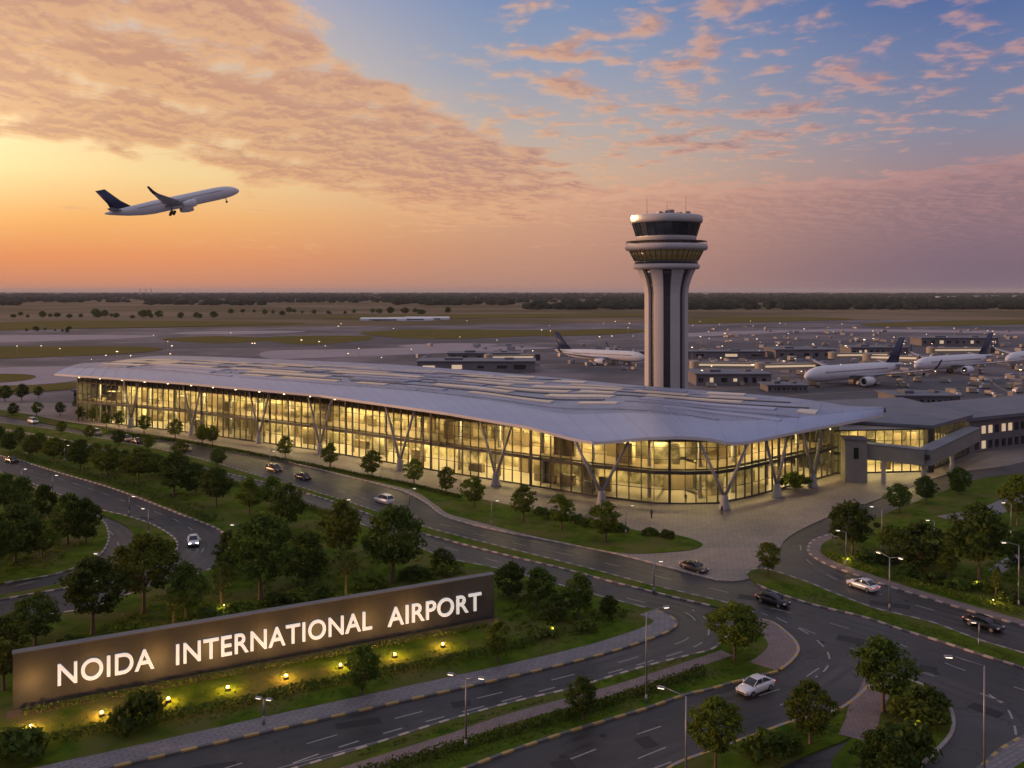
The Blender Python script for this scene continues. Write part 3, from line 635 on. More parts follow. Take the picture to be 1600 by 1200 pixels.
# far trees on the fields, and the forest on the horizon
def far_row(pts, h, label, group):
    for x, y in pts:
        t = tree(x + random.gauss(0, 7), y + random.uniform(-1.5, 1.5), h * random.uniform(.55, 1.4), random.choice(('full', 'round_dark')), label, group, random.uniform(1.2, 1.6))
g = random.Random(3)
far_row([(8 + 13 * i + g.uniform(-4, 4), 497 + g.uniform(-1.5, 1)) for i in range(26)], 9, 'distant dark tree in the loose tree line across the far field', 'tree line on the left far field')
far_row([(38 + 9.5 * i + g.uniform(-2, 2), 518 + g.uniform(-.6, .6)) for i in range(10)], 6, 'distant dark bush-like tree in the short row on the dry grass strip', 'short tree row on the dry strip')
far_row([(360 + 15 * i + g.uniform(-5, 5), 491 + g.uniform(-1.5, 1)) for i in range(24)], 8, 'distant dark tree before the pale fields under the horizon', 'tree line in the middle far field')
far_row([(1090 + 26 * i + g.uniform(-9, 9), 480 + g.uniform(-1.5, 1.5)) for i in range(20)], 7, 'distant dark tree at the foot of the right horizon forest', 'tree line on the right far field')
def forest():
    rg = np.random.default_rng(4); bm = bmesh.new(); bmesh.ops.create_icosphere(bm, subdivisions=1, radius=1)
    v = np.array([x.co for x in bm.verts]); f = np.array([[x.index for x in q.verts] for q in bm.faces]); bm.free()
    n = 6500; d = np.exp(rg.uniform(math.log(2050), math.log(13000), n)); u = rg.uniform(-.68, .68, n)
    bare = ((d < 2700) & (u < .02)) | ((d > 2500) & (d < 3300) & (np.sin(u * 23) > -.1) & (u < .3)) | ((d > 3600) & (d < 4300) & (np.sin(u * 15 + 1) > .3) & (u < .1))
    d, u = d[~bare], u[~bare]; n = len(d)
    s = rg.uniform(5, 10.5, n) * (1 + (d > 6000) * .5); wd = s * rg.uniform(1.2, 2.6, n)
    V = v[None] * (1 + rg.normal(size=(n, len(v), 1)) * .16) * np.stack([wd, wd, s], 1)[:, None] + np.stack([u * d, d, s * .7], 1)[:, None]
    Fc = (f[None] + (np.arange(n) * len(v))[:, None, None]).reshape(-1, 3)
    me = bpy.data.meshes.new('forest'); me.vertices.add(n * len(v)); me.vertices.foreach_set('co', V.astype(np.float32).ravel())
    me.loops.add(Fc.size); me.loops.foreach_set('vertex_index', Fc.astype(np.int32).ravel())
    me.polygons.add(len(Fc)); me.polygons.foreach_set('loop_start', np.arange(0, Fc.size, 3, dtype=np.int32))
    me.materials.append(M['forest']); me.update(calc_edges=True); me.validate()
    return tag(link('forest', me), 'dark belt of forest along the whole horizon', 'forest', kind='stuff')
forest()
# ================================================================== terminal
CT = [  # facade point on the ground, eave point, back-edge point
 ((-141, 291), (85, 584, 15.0), (160, 567, 14.5)), ((-95, 265), (300, 599, 15.8), (250, 556, 14.5)),
 ((-52, 236), (500, 617, 15.6), (400, 560, 14.5)), ((-15, 206.5), (700, 645, 15.3), (560, 567, 14.5)),
 ((2, 194), (800, 662, 14.6), (650, 572, 14.5)), ((16.5, 183), (925, 690, 12.9), (800, 584, 14.5)),
 ((28, 176.6), (1035, 682.5, 14.2), (900, 593, 14.5)), ((34, 176), (1070, 682, 14.3), (960, 599, 14.5)),
 ((40.5, 176.6), (1110, 685, 13.9), (1020, 604, 14.5)), ((47, 181), (1155, 691, 13.2), (1100, 610, 14.5)),
 ((60, 192.5), (1245, 674, 13.4), (1250, 623, 14.5)), ((75, 206), (1380, 648, 14.2), (1385, 646, 14.3))]
NP = []
fac = [Vector(c[0]) for c in CT]; eav = [G(*c[1]) for c in CT]; bak = [G(*c[2]) for c in CT]
def crom(P, i, t):
    p1, p2 = P[i], P[i + 1]; p0 = P[i - 1] if i else p1 * 2 - p2; p3 = P[i + 2] if i + 2 < len(P) else p2 * 2 - p1
    return .5 * ((2 * p1) + (p2 - p0) * t + (2 * p0 - 5 * p1 + 4 * p2 - p3) * t * t + (3 * p1 - p0 - 3 * p2 + p3) * t ** 3)
ROWS = []
for i in range(len(CT) - 1):
    L = (fac[i + 1] - fac[i]).length; n = max(2, round(L / 2.45))
    for j in range(n):
        t = j / n
        e = eav[i].lerp(eav[i + 1], t) if i < 5 and i > 0 else crom(eav, i, t)
        if i in (4, 5): e = eav[i].lerp(eav[i + 1], t); e.z = eav[i].z + (eav[i + 1].z - eav[i].z) * (t * t * (3 - 2 * t))
        ROWS.append((fac[i].lerp(fac[i + 1], t), e, crom(bak, i, t)))
ROWS.append((fac[-1], eav[-1], bak[-1]))
FP = [r[0] for r in ROWS]; FN = normals(FP); NR = len(ROWS)
ZT = [max(12.6, min(14.2, r[1].z - 1.0)) for r in ROWS]          # top of the glass
term = thing('airport_terminal', 'long glass-fronted airport terminal glowing yellow under a sweeping pale roof', 'terminal building', (0, 230, 0))
# roof
def roof_point(i, v):
    f, e, b = ROWS[i]; p = e.lerp(b, v)
    bul = (1 - v) * e.z + v * 14.5
    p.z = bul + 2.0 * math.sin(math.pi * min(1, v * 1.15)) ** .8 * (1 if v < .87 else 1) * .8
    return p
VS = [0, .012, .05, .1, .16, .22, .3, .4, .5, .6, .7, .8, .9, 1]
b = MB()
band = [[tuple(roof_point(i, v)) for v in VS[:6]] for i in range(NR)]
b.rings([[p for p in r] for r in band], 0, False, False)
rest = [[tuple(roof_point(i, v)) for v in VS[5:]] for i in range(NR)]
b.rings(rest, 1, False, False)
for i in range(0, NR, 2):
    P = [roof_point(i, v) for v in VS]
    for p, q in zip(P, P[1:]): b.tube(p + Vector((0, 0, .03)), q + Vector((0, 0, .03)), .05, n=4, mi=0, cap=False)
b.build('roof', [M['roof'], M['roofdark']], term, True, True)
b = MB()
def eave_ring(i):
    f, e, bk = ROWS[i]; o = (e.to_2d() - bk.to_2d()).normalized() * .25
    return [(e.x + o.x, e.y + o.y, e.z + .06), (e.x + o.x, e.y + o.y, e.z - .55), (e.x, e.y, e.z - .60), (e.x, e.y, e.z + .02)]
b.rings([eave_ring(i) for i in range(NR)]); b.build('fascia', M['fascia'], term, False, True)
b = MB()
b.rings([[(ROWS[i][1].x, ROWS[i][1].y, ROWS[i][1].z - .58), (FP[i].x + FN[i].x * 1.2, FP[i].y + FN[i].y * 1.2, ZT[i] + .02)] for i in range(NR)], 0, False, False)
b.build('soffit', M['soffit'], term, True, True)
# back and left end walls
b = MB()
IX = min(range(NR), key=lambda k: (FP[k] - fac[10]).length)
for P in ([roof_point(i, 1.0) for i in range(IX + 1)], ):
    b.rings([[(p.x, p.y, p.z - .05), (p.x, p.y, 0)] for p in P], 0, False, False)
lw = [Vector((FP[0].x, FP[0].y, ZT[0] + .6)), Vector((bak[0].x + 12, bak[0].y - 2, 14))]
b.add([(lw[0].x, lw[0].y, 0), (lw[1].x, lw[1].y, 0), lw[1], lw[0]], [(0, 1, 2, 3)])
b.add([(FP[-1].x, FP[-1].y, 0), (bak[10].x, bak[10].y, 0), (bak[10].x, bak[10].y, 14.2), (FP[-1].x, FP[-1].y, ZT[-1] + .5)], [(0, 1, 2, 3)])
b.build('wall', M['greywall'], term, False, True)
# skylights and gutters: straight runs along the long roof
GRID = [(roof_point(k, v / 40), k, v / 40) for k in range(NR) for v in range(41)]
from mathutils import kdtree
KD = kdtree.KDTree(len(GRID))
for n_, (p, k, v) in enumerate(GRID): KD.insert((p.x, p.y, 0), n_)
KD.balance()
I5 = min(range(NR), key=lambda k: (FP[k] - fac[5]).length)
def roof_at(p):
    near3 = KD.find_n((p.x, p.y, 0), 4); wsum = z = 0
    for co, idx, d in near3:
        w = 1 / (d + .3); wsum += w; z += w * GRID[idx][0].z
    return z / wsum, near3[0][2], GRID[near3[0][1]][1], GRID[near3[0][1]][2]
def run(v, w, h, seg, gap, name, mats, seed, start=5):
    g = random.Random(seed); a = roof_point(start, v).to_2d(); c = roof_point(I5 - 2, v).to_2d(); u = (c - a).normalized(); n = Vector((-u.y, u.x)); s = g.uniform(0, 5); full = (c - a).length + 75
    while s < full:
        L = g.uniform(*seg); rr = []; t = s
        while t <= min(s + L, full):
            p = a + u * t; z, d, k, vv = roof_at(p)
            if d > 2.5 or vv < .16 or vv > .93 or k > NR - 7: break
            z2 = roof_at(p + n * w)[0]
            rr.append([(p.x, p.y, z + .0), (p.x, p.y, z + h), (p.x + n.x * w, p.y + n.y * w, z2 + h), (p.x + n.x * w, p.y + n.y * w, z2)]); t += 2.0
        if len(rr) > 2:
            bb = MB(); bb.rings(rr); bb.build(name, g.choice(mats), term, False, True)
        s += L + g.uniform(*gap)
sk = [M['skylight']] * 5 + [M['roofdark'], M['roof']]
for q, (v, w) in enumerate(((.33, 2.2), (.42, 3.6), (.50, 3.0), (.585, 4.0), (.68, 3.2), (.78, 4.2), (.87, 2.6))): run(v, w, .26, (9, 34), (2, 14), 'skylight', sk, 50 + q)
for q, v in enumerate((.27, .375, .465, .545, .635, .735, .835)): run(v, 1.1, .18, (40, 90), (1, 6), 'roof_gutter', [M['darkmetal'], M['roofdark']], 80 + q)
# glass, mullions, transoms
b = MB()
b.rings([[(p.x, p.y, .15), (p.x, p.y, z)] for p, z in zip(FP, ZT)], 0, False, False); b.build('curtain_wall', M['glass'], term, False, True)
b = MB()
for i in range(NR):
    p, n = FP[i], FN[i]; a = math.atan2(n.y, n.x)
    b.box((p.x - n.x * .06, p.y - n.y * .06, ZT[i] / 2 + .1), (.34, .11 if i % 4 else .20 if i % 12 else .5, ZT[i] - .1), a)
for z, h, w in ((.25, .3, .4), (3.0, .09, .24), (6.3, .7, .6), (8.9, .09, .24), (11.2, .09, .24)):
    for i in range(NR - 1):
        b.wall(FP[i] + FN[i] * .1, FP[i + 1] + FN[i + 1] * .1, w - .01, z - h / 2, z + h / 2)
for i in range(NR - 1): b.wall(FP[i], FP[i + 1], .3, min(ZT[i], ZT[i + 1]) - .35, min(ZT[i], ZT[i + 1]))
b.build('mullion_grid', M['mullion'], term, False, True)
# hall inside
def FO(i, o): return FP[i] + FN[i] * o
inner = lambda o0, z, m, name: None
def floor(name, o0, o1, z0, z1, m):
    bb = MB(); bb.rings([[(*FO(i, o0), z0), (*FO(i, o0), z1), (*FO(i, o1), z1), (*FO(i, o1), z0)] for i in range(NR)]); return bb.build(name, m, term, False, True)
floor('interior_floor', .3, 15, .05, .2, M['floorin'])
floor('mezzanine', 2.2, 15, 6.0, 6.6, M['darkwall'])
floor('interior_ceiling', .5, 15, 12.25, 12.5, M['soffit'])
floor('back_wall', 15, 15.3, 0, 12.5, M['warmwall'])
g = random.Random(21)
for i in range(2, NR - 3, 2):
    a = math.atan2(FN[i].y, FN[i].x)
    # partitions, shops and desks that break the glow up
    for z0, hh in ((.2, 5.8), (6.6, 5.6)):
        if g.random() < .72:
            o = g.uniform(5, 13); hgt = hh * g.choice((.35, .5, .75, 1.0)); p = FO(i, o)
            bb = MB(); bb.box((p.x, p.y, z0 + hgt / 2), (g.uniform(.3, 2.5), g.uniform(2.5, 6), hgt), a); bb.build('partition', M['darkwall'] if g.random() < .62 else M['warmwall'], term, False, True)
for i in range(2, NR - 1, 5):
    bb = MB(); p = FO(i, 4.5); bb.tube((p.x, p.y, .2), (p.x, p.y, 12.3), .42, n=10); bb.build('interior_column', M['concrete'], term, True, True)
for i in range(1, NR - 3, 4):
    for o, z in ((5.5, 12.1), (4.6, 5.85), (10.5, 5.85), (11, 12.1)):
        if g.random() < .78:
            p, q = FO(i, o), FO(i + 3, o); bb = MB(); bb.wall(p, q, .55, z - .08, z); bb.build('ceiling_light', M['halllight'] if g.random() < .55 else M['dimlight'], term, False, True)
# downlights under the eaves
for i in range(2, NR - 2, 4):
    e = ROWS[i][1].to_2d().lerp(FP[i], .62); z = (ROWS[i][1].z - .58) * .38 + ZT[i] * .62
    bb = MB(); bb.lathe([(.05, z - .12), (.24, z - .12), (.24, z + .05)], 10, e); bb.build('downlight', M['eavelight'], term, False, True)
# V-shaped columns that carry the eave
def vcol(px, py, zt, spread, d=(1, 0), lean=.0):
    p = G(px, py).to_2d(); d = Vector(d).normalized(); b = MB()
    b.lathe([(1.15, 0), (1.05, .5), (.85, 1.2), (.72, 2.6), (.62, 2.9)], 12, p)
    for s in (-1, 1):
        q = p + d * (spread * s); b.tube((p.x, p.y, 2.4), (q.x, q.y, zt), .36, .25, 10)
    b.build('column', M['colgrey'], term, True, True)
u = (fac[3] - fac[5]).normalized(); u2 = (fac[11] - fac[9]).normalized()
vcol(940, 790, 12.5, 5.2, (1, -.02)); vcol(1132, 797, 12.6, 4.6, (1, .1))
vcol(775, 760, 14.0, 4.4, -u); vcol(625, 736, 14.6, 4.6, -u); vcol(500, 710, 15.0, 4.6, -u); vcol(405, 693, 15.0, 4.6, -u)
vcol(300, 680, 15.1, 4.6, -u); vcol(205, 668, 15.0, 4.6, -u)
vcol(1214, 778, 12.8, 4.2, u2); vcol(1270, 762, 13.1, 4.2, u2)

# ---------------------------------------------------------------- side wing with flat roof
def box_building(root, P, h, roof_over, mats, bays, zbands, roof_h=.7, roof_mat='flatroof'):
    """P: outline on the ground, the first three points are the glazed front and side"""
    pass
ann = thing('terminal_wing', 'lower glazed wing with a flat overhanging roof at the right end of the terminal', 'building', (95, 205, 0))
A0, A1, A2 = Vector((73, 205)), G(1450, 738).to_2d(), Vector((117, 230)); A3 = Vector((88, 250))
zt = 10.2
b = MB(); ro = [G(1320, 657, 11).to_2d(), G(1457, 665, 11).to_2d(), G(1520, 648, 11).to_2d(), Vector((114, 262)), Vector((80, 252))]
b.rings([[(p.x, p.y, z) for p in ro] for z in (10.25, 11.0)]); b.build('roof', M['flatroof'], ann, False, True)
b = MB()
for p, q in ((A0, A1), (A1, A2)): b.add([(p.x, p.y, .15), (q.x, q.y, .15), (q.x, q.y, zt), (p.x, p.y, zt)], [(0, 1, 2, 3)])
b.build('curtain_wall', M['glass'], ann, False, True)
b = MB()
for p, q in ((A0, A1), (A1, A2)):
    n = max(4, round((q - p).length / 2.2))
    for k in range(n + 1):
        c = p.lerp(q, k / n); b.box((c.x, c.y, zt / 2 + .05), (.16, .24, zt - .1), math.atan2(q.y - p.y, q.x - p.x))
    for z, h in ((.3, .3), (3.2, .14), (4.9, .7), (7.6, .14), (10.05, .3)): b.wall(p + Vector((0, .02)), q + Vector((0, .02)), .2, z - h / 2, z + h / 2)
b.box((A1.x + .1, A1.y, zt / 2), (1.6, 1.6, zt - .02), .3)
b.build('mullion_grid', M['mullion'], ann, False, True)
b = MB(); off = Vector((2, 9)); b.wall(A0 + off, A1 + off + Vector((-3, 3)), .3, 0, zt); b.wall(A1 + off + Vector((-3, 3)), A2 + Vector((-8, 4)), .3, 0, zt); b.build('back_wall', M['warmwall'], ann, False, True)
fl = [A0 + Vector((.6, .5)), A1 + Vector((-.5, .8)), A2 + Vector((-1, 0)), A2 + Vector((-8, 4)), A1 + off + Vector((-3, 3)), A0 + off]
for nm, z0, z1 in (('interior_floor', .05, .2), ('mezzanine', 4.6, 5.1), ('interior_ceiling', 9.9, 10.1)):
    b = MB(); b.rings([[(p.x, p.y, z) for p in fl] for z in (z0, z1)]); b.build(nm, M['floorin'], ann, False, True)
for k in range(7):
    for z in (9.8, 4.5):
        c = A0.lerp(A1, (k + .5) / 7) + Vector((1, 4)); b = MB(); b.box((c.x, c.y, z), (2.6, .6, .1), -.2); b.build('ceiling_light', M['halllight'], ann, False, True)
for k in range(3):
    c = A1.lerp(A2, (k + .5) / 3) + Vector((-4, 2)); b = MB(); b.box((c.x, c.y, 9.8), (2.6, .6, .1), .9); b.build('ceiling_light', M['halllight'], ann, False, True)
g = random.Random(8)
for k in range(6):
    c = A0.lerp(A1, (k + g.uniform(.2, .8)) / 6) + Vector((1, g.uniform(3, 7))); hh = g.uniform(1.2, 4); b = MB(); b.box((c.x, c.y, g.choice((.2, 5.1)) + hh / 2), (2.2, .5, hh), -.2); b.build('partition', M['darkwall'], ann, False, True)
# ---------------------------------------------------------------- elevated walkway
wk = thing('elevated_walkway', 'grey enclosed elevated walkway on a stair tower before the lower wing', 'walkway', (*G(1335, 752).to_2d(), 0))
tw = G(1334, 752).to_2d(); c1 = Vector((87.8, 190)); c2 = Vector((114, 221))
b = MB(); b.box((tw.x, tw.y, 4.7), (4.6, 4.6, 9.4), -.15); b.build('stair_tower', M['stairgrey'], wk, False, True)
b = MB(); b.box((tw.x - .35, tw.y - 2.33, 6.6), (1.0, .12, 2.4), -.15); b.build('door', M['winglass'], wk, False, True)
b = MB(); b.box((tw.x, tw.y, 9.55), (5.2, 5.2, .3), -.15); b.build('roof', M['flatroof'], wk, False, True)
b = MB(); b.wall(tw + Vector((2.2, 0)), c1, 3.0, 5.2, 8.4); b.wall(c1 + Vector((-.6, -.6)), c2, 2.9, 5.25, 8.35); b.build('corridor', M['stairgrey'], wk, False, True)
b = MB(); b.wall(tw + Vector((2.2, -1.52)), c1 + Vector((0, -1.52)), .06, 6.5, 7.5); b.build('window_band', M['winglass'], wk, False, True)
b = MB(); b.wall(tw + Vector((2.2, 0)), c1, 3.3, 8.4, 8.6); b.wall(c1 + Vector((-.6, -.6)), c2, 3.2, 8.36, 8.55); b.build('roof', M['flatroof'], wk, False, True)
for q in (tw.lerp(c1, .42), tw.lerp(c1, .97), c1.lerp(c2, .5)):
    b = MB(); b.box((q.x, q.y, 2.6), (.7, .7, 5.2)); b.build('pillar', M['concrete'], wk, False, True)
# ---------------------------------------------------------------- pier building at the right edge
pr = thing('pier_building', 'long dark pier building with lit windows leaving the picture at the right', 'building', (140, 240, 0))
Q0, Q1 = Vector((118, 231)), Vector((175, 262))
b = MB(); n_ = Vector((-.48, .88)); o4 = [Q0, Q1, Q1 + n_ * 22, Q0 + n_ * 22]
b.rings([[(p.x, p.y, z) for p in o4] for z in (0, 8.6)]); b.build('wall', M['greywall'], pr, False, True)
b = MB(); o5 = [Q0 + Vector((-2, -2.2)), Q1 + Vector((2, -1)), Q1 + n_ * 24, Q0 + n_ * 24 + Vector((-3, 0))]
b.rings([[(p.x, p.y, z) for p in o5] for z in (8.62, 9.5)]); b.build('roof', M['flatroof'], pr, False, True)
for k in range(22):
    c = Q0.lerp(Q1, (k + 1) / 23) - n_ * .05
    for z, lit in ((5.9, k in (1, 2, 4, 5)), (2.0, k in (1,))):
        b = MB(); b.box((c.x, c.y, z), (1.5, .2, 2.0), math.atan2(31, 57)); b.build('window', M['warmwin'] if lit else M['winglass'], pr, False, True)

# ================================================================== control tower
tx, ty = 54.7, 318.0
T = thing('control_tower', 'tall ribbed concrete air traffic control tower with a flared dark glass cab', 'control tower', (tx, ty, 0))
def prof_r(z):
    if z < 40: return 7.7
    t = min(1, (z - 40) / 9.5); return 7.7 + 2.6 * t * t
ZS = [0, 10, 20, 30, 38, 41, 43.5, 46, 48, 49.6]
b = MB(); b.lathe([(prof_r(z) - 1.1, z) for z in ZS], 48); b.build('core', mat('core_glass', (.05, .05, .055), (.075, .075, .08), .4, rough=.25), T, True)
for k in range(8):
    a0 = R(-90 + 15 + 45 * k - 270 * 0) ; b = MB(); rr = []
    for z in ZS:
        r = prof_r(z); ri = r - 1.2; hw = R(13); ring = []
        for j in range(7):
            a = a0 - hw + 2 * hw * j / 6; ring.append((r * math.cos(a), r * math.sin(a), z))
        ring += [(ri * math.cos(a0 + hw), ri * math.sin(a0 + hw), z), (ri * math.cos(a0 - hw), ri * math.sin(a0 - hw), z)]
        rr.append(ring)
    b.rings(rr); b.build('fin', M['fin'], T)
b = MB()
for k in range(8):
    for z in range(4, 48, 4):
        a = R(-90 + 37.5 + 45 * k); r = prof_r(z) - 1.08; b.box((r * math.cos(a), r * math.sin(a), z), (.2, 1.9, .35), a)
b.build('spandrel', M['darkmetal'], T)
b = MB(); b.lathe([(9.0, 49.6), (11.3, 49.8), (11.7, 50.4), (11.7, 51.2), (11.2, 51.6), (10.5, 51.6)], 64); b.build('collar', M['fin'], T, True)
b = MB(); b.lathe([(11.0, 51.61), (11.2, 52.8)], 64); b.build('shadow_band', M['winglass'], T, True)
b = MB(); b.lathe([(11.1, 52.8), (12.9, 56.2)], 64, mi=0); b.build('gallery_window', mat('gallery_glass', (.05, .04, .02), (.10, .07, .03), .5, rough=.15, emit=(1, .66, .2), es=.028), T, True)
b = MB()
for k in range(40):
    a = 2 * math.pi * k / 40; b.tube((11.2 * math.cos(a), 11.2 * math.sin(a), 52.8), (12.95 * math.cos(a), 12.95 * math.sin(a), 56.2), .13, n=4)
b.build('gallery_mullion', M['darkmetal'], T)
b = MB(); b.lathe([(12.9, 56.2), (14.1, 56.5), (14.5, 57.1), (14.5, 58.1), (14.2, 58.5), (11.0, 58.7)], 64); b.build('gallery_roof', M['fin'], T, True)
b = MB(); b.lathe([(14.1, 59.5), (14.25, 59.55), (14.25, 59.6), (14.1, 59.62)], 48)
for k in range(32):
    a = 2 * math.pi * k / 32; b.tube((14.15 * math.cos(a), 14.15 * math.sin(a), 58.3), (14.15 * math.cos(a), 14.15 * math.sin(a), 59.6), .05, n=4)
b.build('railing', M['steel'], T)
b = MB(); b.lathe([(10.6, 58.6), (10.5, 60.8), (10.7, 61.3)], 64); b.build('cab_base', M['fin'], T, True)
b = MB(); b.lathe([(10.6, 61.3), (12.0, 65.9)], 24); b.build('cab_window', M['cabglass'], T)
b = MB()
for k in range(24):
    a = 2 * math.pi * k / 24; b.tube((10.65 * math.cos(a), 10.65 * math.sin(a), 61.3), (12.05 * math.cos(a), 12.05 * math.sin(a), 65.9), .12, n=4)
b.build('cab_mullion', M['darkmetal'], T)
b = MB(); b.lathe([(11.8, 65.9), (12.5, 66.1), (12.8, 66.8), (12.7, 68.3), (12.2, 68.7), (3, 69.0), (0.1, 69.0)], 64); b.build('cab_roof', M['fin'], T, True)
g = random.Random(2); b = MB()
for k in range(9):
    a = g.uniform(0, 6.28); r = g.uniform(2, 8); b.box((r * math.cos(a), r * math.sin(a), 69.5), (g.uniform(1, 2.4), g.uniform(1, 2), g.uniform(.6, 1.6)), a)
b.build('roof_equipment', M['steel'], T)
for x, y, z in ((-6.8, 0, 75.6), (.2, -1, 73.6), (7.2, 1, 76)):
    b = MB(); b.tube((x, y, 68.6), (x, y, 70.5), .22, .12); b.tube((x, y, 70.5), (x, y, z), .10, .05); b.build('antenna', M['steel'], T)
b = MB(); b.ball((-12.1, -3.2, 68.0), .75); b.build('glint_ball', M['glint'], T, True)  # glowing ball put in for the warm glint at the cab roof edge
ld = bpy.data.lights.new('glint_halo', 'POINT'); ld.energy = 2600; ld.color = (1, .62, .26); ld.shadow_soft_size = .7  # added lamp, warms the roof edge in place of a halo round the glint
lo = bpy.data.objects.new('glint_halo', ld); COL.objects.link(lo); lo.parent = T; lo.location = (-13.6, -4.2, 68.4)

# ================================================================== airliners
def airliner():
    root = thing('airliner', 'x', 'airliner')
    # fuselage along +x, nose at x=+25
    prof = [(-25, .25, 1.5), (-23.5, .62, 1.25), (-21, 1.05, .95), (-17, 1.65, .5), (-12, 2.2, .12), (-8, 2.45, 0), (16, 2.45, 0), (19.5, 2.28, -.08), (22, 1.85, -.22), (23.7, 1.25, -.42), (24.6, .7, -.55), (25, .18, -.62)]
    b = MB(); b.rings([[(x, r * math.cos(a * math.pi / 12), z + r * 1.04 * math.sin(a * math.pi / 12)) for a in range(24)] for x, r, z in prof])
    fus = b.build('fuselage', M['white'], root, True)
    b = MB()
    for s in (-1, 1):
        for k in range(44):
            x = -13 + k * .72
            if 1.4 < x < 2: continue
            b.box((x, s * 2.42, .62), (.28, .08, .38))
    b.build('window_row', M['winglass'], root)
    b = MB()
    for s in (-1, 1):
        b.add([(22.0, s * 1.62, .72), (23.3, s * .98, .48), (23.75, s * .55, .12), (22.9, s * 1.35, -.02)], [(0, 1, 2, 3)])
    b.add([(23.3, -.9, .53), (23.3, .9, .53), (23.82, .5, .16), (23.82, -.5, .16)], [(0, 1, 2, 3)])
    b.build('cockpit_window', M['winglass'], root)
    def surf(pts, name, m, vertical=False, par=root, root_t=.9, tip_t=.2):
        """pts: (lead x, trail x, span, height) from root to tip"""
        b = MB(); rr = []
        for i, (xl, xt, y, z) in enumerate(pts):
            t = (root_t + (tip_t - root_t) * i / (len(pts) - 1)) / 2; c = xl - xt; ring = []
            for fx, th in ((0, 0), (.12, .8), (.35, 1), (.7, .55), (1, .05), (.7, -.4), (.35, -.7), (.12, -.6)):
                x = xl - c * fx
                ring.append((x, th * t, z) if vertical else (x, y, z + th * t))
            rr.append(ring)
        b.rings(rr); return b.build(name, m, par, True)
    for s in (-1, 1):
        w = surf([(6.5, -3.6, s * 2.0, -1.2), (1.4, -4.6, s * 8.5, -.5), (-5.6, -7.6, s * 22, 1.7), (-6.4, -8.1, s * 23.2, 2.2)], 'wing', M['wing'], root_t=1.2)
        surf([(-6.5, -8.1, s * 23.2, 2.2), (-7.6, -8.8, s * 23.8, 3.4), (-8.6, -9.4, s * 24.2, 5.0)], 'winglet', M['navy'], par=w, root_t=.25, tip_t=.15)
        surf([(-18.6, -22.6, s * 1.0, 1.3), (-22.0, -23.9, s * 8.4, 2.1)], 'stabiliser', M['wing'], root_t=.5)
        b = MB(); b.lathe([(1.0, -2.4), (1.34, -2.6), (1.5, -1.9), (1.55, -.2), (1.3, 1.6), (.95, 2.6), (.9, 2.5)], 20, cap=False)
        e = b.build('engine', M['white'], root, True); e.rotation_euler = (0, R(-90), 0); e.location = (4.6, s * 8.0, -2.35)
        b = MB(); b.lathe([(.02, -2.0), (1.05, -1.9), (1.05, -1.85)], 20); fan = b.build('fan', M['winglass'], e, True)
        b = MB(); b.rings([[(x, s * 8.0 + y, z) for x, y, z in ((6.2, -.12, zz), (6.2, .12, zz), (.4, .12, zz), (.4, -.12, zz))] for zz in (-1.4, -.55)]); b.build('pylon', M['wing'], root)
        b = MB(); b.tube((-1.6, s * 2.9, -1.2), (-1.6, s * 2.9, -3.6), .22); g_ = b.build('main_gear', M['steel'], root)
        b = MB()
        for dx in (-.65, .65):
            for dy in (-.5, .5): b.tube((-1.6 + dx, s * 2.9 + dy - .2, -3.75), (-1.6 + dx, s * 2.9 + dy + .2, -3.75), .58, n=14)
        b.build('wheel', M['tyre'], g_)
    surf([(-15.0, -22.4, 0, 2.0), (-18.3, -23.2, 0, 5.0), (-22.6, -26.0, 0, 10.4)], 'tail_fin', M['navy'], True, root_t=.7)
    b = MB(); b.tube((19.2, 0, -2), (19.2, 0, -3.8), .16); g_ = b.build('nose_gear', M['steel'], root)
    b = MB()
    for dy in (-.3, .3): b.tube((19.2, dy - .14, -3.9), (19.2, dy + .14, -3.9), .42, n=14)
    b.build('wheel', M['tyre'], g_)
    return root
jet = airliner()
def put_jet(o, px, py, yaw, label, sc=1.0, z=4.33, group='airliners parked on the apron'):
    p = G(px, py); o.location = (p.x, p.y, z * sc - .2); o.rotation_euler = (0, 0, yaw); o.scale = (sc,) * 3; o['label'] = label; o['group'] = group
put_jet(jet, 1338, 600, R(212), 'parked white airliner nearest the camera, nose pointing left, tail before the second jet', 1.38)
j2 = copy_tree(jet); put_jet(j2, 1492, 582, R(212), 'parked white airliner, middle of the three at right, nose behind the nearest tail', 1.36)
j3 = copy_tree(jet); put_jet(j3, 1624, 572, R(212), 'parked white airliner half cut off by the right edge of the picture', 1.34)
j4 = copy_tree(jet); put_jet(j4, 936, 568, R(-34), 'parked white airliner left of the control tower with its nose pointing right', 1.2)
fly = copy_tree(jet); fly['label'] = 'white airliner with a navy tail climbing into the sunset, wheels down'
del fly['group']
fd = 330.0; fly.location = ((272 - 800) / F * fd, fd, H + (455 - 317) / F * fd)
fly.rotation_mode = 'XYZ'
fly.rotation_euler = (Matrix.Rotation(R(24), 3, 'Z') @ Matrix.Rotation(R(-15), 3, 'Y') @ Matrix.Rotation(R(-2), 3, 'X')).to_euler()
fly.scale = (.95,) * 3
